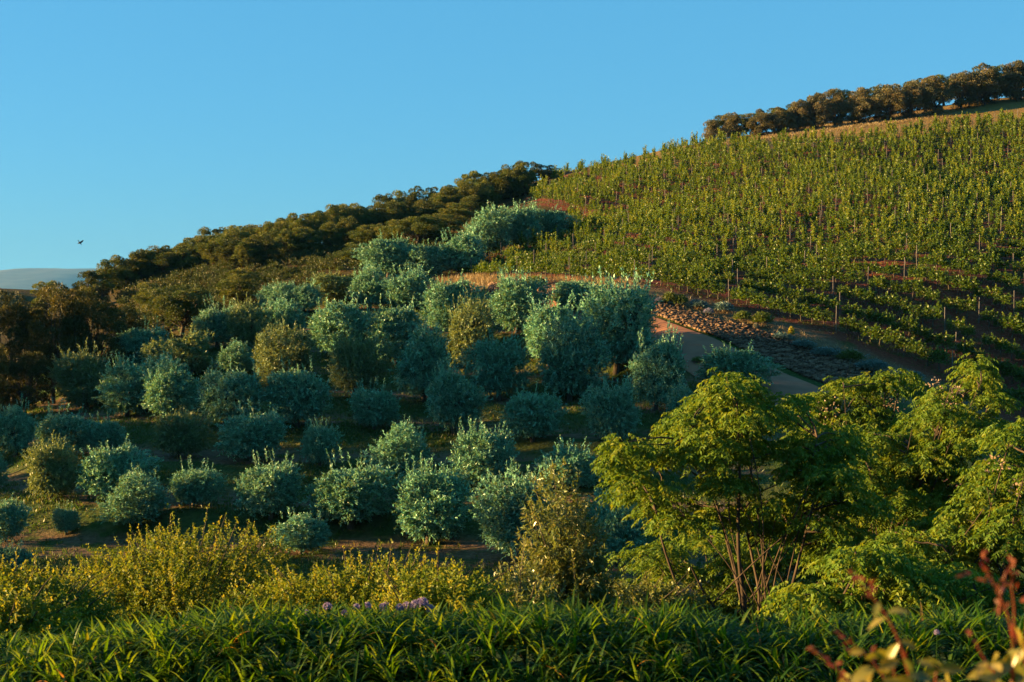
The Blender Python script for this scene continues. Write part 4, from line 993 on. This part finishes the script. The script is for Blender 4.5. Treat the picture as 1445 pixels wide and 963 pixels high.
# ------------------------------------------------------------------ red-tipped shrubs close to the camera
def tip_shrub(label, shoots, leaves, tips, seed, d=2.75, extra=()):
    r = np.random.default_rng(seed)
    st, lf, rd = MB(), MB(), MB()
    def P3(x, y, dd): u, s = ray(x, y); return np.array([u * dd, dd, s * dd])
    for poly, dz in shoots:
        q = chaikin([P3(x, y, d + dz) for x, y in poly], 2); st.tube(q, np.linspace(0.0035, 0.0016, len(q)), 6)
    def broad(mb, P, D, L, W, rv):
        """a cupped leaf of eight faces"""
        N = unit(r.normal(0, 0.5, 3) + np.array([0, -0.6, 0.6])); S = unit(np.cross(D, N)); N = np.cross(S, D)
        ts = np.array([0, 0.25, 0.5, 0.75, 1]); ws = np.array([0.08, 0.8, 1.0, 0.65, 0.03]); V = []
        for t, w_ in zip(ts, ws):
            c = P + D * L * t - np.array([0, 0, 1]) * 0.25 * L * t * t
            V += [c + S * W * w_ / 2 + N * W * 0.18 * w_, c, c - S * W * w_ / 2 + N * W * 0.18 * w_]
        i = np.arange(4) * 3
        mb.add(V, np.concatenate([np.stack([i, i + 1, i + 4, i + 3], 1), np.stack([i + 1, i + 2, i + 5, i + 4], 1)]), rv)
    for (x, y, dx, dy, L) in leaves:
        D = unit(np.array([dx, r.normal(0, 0.35), -dy], float)); broad(lf, P3(x, y, d + r.uniform(-0.12, 0.12)), D, L, L * r.uniform(0.4, 0.55), r.uniform(0, 1))
    for (x0_, x1_, y0_, y1_, cnt) in extra:
        for j in range(cnt):
            D = unit(np.array([r.normal(0, 1), r.normal(0, 0.5), r.normal(0.1, 0.7)])); L = r.uniform(0.03, 0.055)
            broad(lf, P3(r.uniform(x0_, x1_), y1_ - (y1_ - y0_) * r.uniform(0, 1) ** 1.6, d + r.uniform(-0.2, 0.2)), D, L, L * r.uniform(0.4, 0.55), r.uniform(0, 1))
    for (x, y, dx, dy, k) in tips:
        for j in range(k):
            D = unit(np.array([dx + r.normal(0, 0.5), r.normal(0, 0.4), -dy + r.normal(0, 0.35)], float))
            broad(rd, P3(x + dx * j * 5 + r.normal(0, 3), y + dy * j * 5 + r.normal(0, 3), d + r.uniform(-0.08, 0.08)), D, r.uniform(0.012, 0.024), r.uniform(0.006, 0.011), r.uniform(0, 1))
    u, s = ray(shoots[0][0][0][0], 1100); root = np.array([u * d, d, s * d])
    e = thing('red_tipped_shrub', label, 'shrub', (0, 0, 0), 0, (1, 1, 1), 'blurred red-tipped shrubs close to the camera',
              (('stem', st.mesh('tip_stem', M['red_leaf'], True)), ('foliage', lf.mesh('tip_foliage', M['young_leaf'], True)), ('red_foliage', rd.mesh('red_tips', M['red_leaf'], True))))
    return e
tip_shrub('blurred close shrub with yellow leaves and two thin red shoots, left of the corner one',
          [([(1300, 1250), (1296, 1010), (1275, 920), (1258, 880), (1235, 845), (1205, 818)], 0.0), ([(1290, 1250), (1270, 1010), (1245, 945), (1200, 905)], 0.1), ([(1280, 1250), (1230, 1010), (1190, 950), (1158, 925)], -0.1),
           ([(1285, 1250), (1280, 1010), (1255, 930), (1272, 905)], 0.05), ([(1320, 1250), (1330, 1010), (1318, 960), (1325, 938)], -0.05)],
          [(1252, 865, 1, -0.3, 0.045), (1250, 872, -1, 0.4, 0.04), (1240, 850, -0.6, 1, 0.03), (1270, 905, 1, 0.2, 0.035), (1268, 908, -0.5, 0.9, 0.05), (1258, 925, -0.4, 0.9, 0.03), (1235, 945, -1, 0.2, 0.05), (1240, 945, 0.6, -0.4, 0.05),
           (1225, 960, -1, 0.1, 0.05), (1245, 960, 1, 0.1, 0.05), (1262, 955, 0.8, -0.2, 0.055), (1300, 950, 1, -0.5, 0.045), (1320, 945, -0.8, -0.6, 0.045), (1325, 945, 0.9, -0.2, 0.05), (1290, 965, -1, -0.2, 0.05), (1200, 955, -0.7, 0.5, 0.035), (1215, 970, 0.3, -0.6, 0.05)],
          [(1235, 842, -0.5, -0.9, 5), (1207, 818, -0.5, -0.8, 4), (1222, 836, 0.6, -0.6, 3), (1200, 908, -0.8, -0.6, 5), (1212, 925, -0.8, -0.5, 3), (1160, 926, -0.7, -0.5, 4), (1178, 944, -0.5, -0.6, 4), (1230, 930, 0.3, -0.8, 3), (1275, 915, 0.2, 0.8, 2), (1185, 950, 0.3, 0.5, 3)], 801, extra=((1190, 1340, 915, 990, 26),))
tip_shrub('blurred close shrub with upright red shoots in the bottom right corner',
          [([(1420, 1250), (1425, 1010), (1432, 930), (1425, 870), (1405, 830), (1392, 800)], 0.0), ([(1424, 1250), (1430, 1010), (1430, 900), (1432, 860), (1427, 825)], 0.08), ([(1420, 1250), (1410, 1010), (1400, 950), (1378, 910)], -0.1),
           ([(1432, 1250), (1445, 1010), (1448, 900), (1450, 850)], 0.1), ([(1410, 868), (1412, 840), (1418, 812), (1422, 805)], 0.03)],
          [(1430, 940, 0.4, -1, 0.05), (1425, 945, -0.9, -0.4, 0.05), (1400, 948, -1, 0.1, 0.045), (1440, 950, 0.9, -0.3, 0.05), (1432, 885, 0.4, 0.9, 0.04), (1420, 965, -0.8, 0.2, 0.05), (1445, 930, -0.6, -0.5, 0.04), (1436, 965, 0.6, 0.2, 0.055), (1408, 960, 0.6, -0.7, 0.045), (1450, 960, -0.4, -0.8, 0.05)],
          [(1392, 800, -0.2, -1, 5), (1400, 824, -0.4, -0.8, 6), (1409, 838, 0.2, -0.6, 5), (1420, 812, 0.3, -1, 5), (1428, 832, 0.1, -1, 5), (1440, 850, 0.5, -0.6, 5), (1416, 862, -0.3, -0.6, 4), (1380, 912, -0.7, -0.6, 4), (1426, 880, 0.1, 0.8, 4), (1372, 815, -0.9, -0.3, 2), (1430, 950, 0.1, 0.8, 4), (1395, 940, 0.2, 0.7, 3)], 802, extra=((1380, 1460, 900, 990, 20),))

# ------------------------------------------------------------------ added unseen building, keeps skylight off the hedge front
def bx(mb, x0, x1, y0, y1, z0, z1):
    return mb.add(box * np.array([x1 - x0, y1 - y0, z1 - z0]) + np.array([(x0 + x1) / 2, (y0 + y1) / 2, (z0 + z1) / 2]), BF)
M['wall'] = rough_mat('ochre_plaster', [(0.3, (0.10, 0.07, 0.045)), (0.7, (0.15, 0.105, 0.07))], scale=3)
M['tile'] = rough_mat('roof_tile', [(0.3, (0.07, 0.03, 0.02)), (0.7, (0.14, 0.06, 0.04))], scale=6)
hs_ = thing('sky_blocker', 'added unseen ochre building behind the viewpoint that blocks skylight from the hedge', 'sky_blocker', (0, -2.4, -2.95))
link('wall', bx(MB(), -13, 13, -9, 0, -0.3, 6.6).mesh('sky_blocker_wall', M['wall']), hs_)
ro = MB(); ro.add([(-13.6, 0.7, 6.55), (13.6, 0.7, 6.55), (13.6, -9.7, 6.55), (-13.6, -9.7, 6.55), (-10, -4.5, 9), (10, -4.5, 9)], [(0, 1, 5, 4), (2, 3, 4, 5), (3, 2, 1, 0)]); ro.add([(-13.6, 0.7, 6.55), (-13.6, -9.7, 6.55), (-10, -4.5, 9), (13.6, 0.7, 6.55), (13.6, -9.7, 6.55), (10, -4.5, 9)], [(0, 2, 1), (3, 4, 5)])
link('roof', ro.mesh('sky_blocker_roof', M['tile']), hs_)
for x in (-9, -4.5, 0, 4.5, 9):
    for z in (0.9, 3.9):
        wf = link('window', bx(MB(), x - 0.7, x + 0.7, -0.02, 0.06, z, z + 1.5).mesh('window_frame', M['post']), hs_)
        link('pane', bx(MB(), x - 0.6, x + 0.6, 0.062, 0.075, z + 0.1, z + 1.4).mesh('window_pane', M['feathers']), wf)

# ------------------------------------------------------------------ bird
bm = MB()
prof = [(-0.26, 0.012), (-0.2, 0.03), (-0.1, 0.055), (0.03, 0.06), (0.12, 0.045), (0.17, 0.038), (0.205, 0.03), (0.25, 0.004)]
bm.tube([(x, 0, 0.01 * math.sin(x * 6)) for x, _ in prof], [q for _, q in prof], 8)
for sg in (-1, 1):
    ts = np.linspace(0, 1, 7); ch = np.array([0.17, 0.19, 0.18, 0.15, 0.12, 0.08, 0.02]); V = []
    for t, c in zip(ts, ch):
        y = sg * (0.03 + 0.42 * t); z = 0.03 + 0.26 * t - 0.10 * t * t; x0 = 0.1 - 0.12 * t * t
        V += [(x0, y, z), (x0 - c * 0.4, y, z + 0.012), (x0 - c, y, z), (x0 - c * 0.4, y, z - 0.006)]
    F = []
    for i in range(6):
        for j in range(4): F.append((i * 4 + j, i * 4 + (j + 1) % 4, (i + 1) * 4 + (j + 1) % 4, (i + 1) * 4 + j))
    bm.add(V, F)
bm.add([(-0.2, -0.02, 0), (-0.2, 0.02, 0), (-0.36, 0.07, 0.0), (-0.36, -0.07, 0.0), (-0.2, 0, 0.02), (-0.36, 0, 0.012)], [(0, 3, 5, 4), (4, 5, 2, 1), (0, 1, 2, 3)])
bo = link('bird', bm.mesh('bird', M['feathers'], True)); u, s = ray(113, 343); bo.location = (u * 150, 150, s * 150)
bo.rotation_euler = (math.radians(-38), math.radians(50), math.radians(35))
tag(bo, 'small black bird flying in the sky above the far hills', 'bird')

# ------------------------------------------------------------------ haze
hz = MB(); hv = (box * np.array([23000, 12500, 330])) + np.array([0, 5200, 90]); hz.add(hv, BF)
m, nt = new_mat('haze')
pv = nt.nodes.new('ShaderNodeVolumePrincipled'); pv.inputs['Color'].default_value = (0.12, 0.46, 1.0, 1); pv.inputs['Density'].default_value = 0.00004; pv.inputs['Anisotropy'].default_value = 0.1
o = nt.nodes.new('ShaderNodeOutputMaterial'); nt.links.new(pv.outputs[0], o.inputs['Volume'])
tag(link('haze', hz.mesh('haze', m)), 'pale blue air haze over the valley', 'haze', kind='stuff')
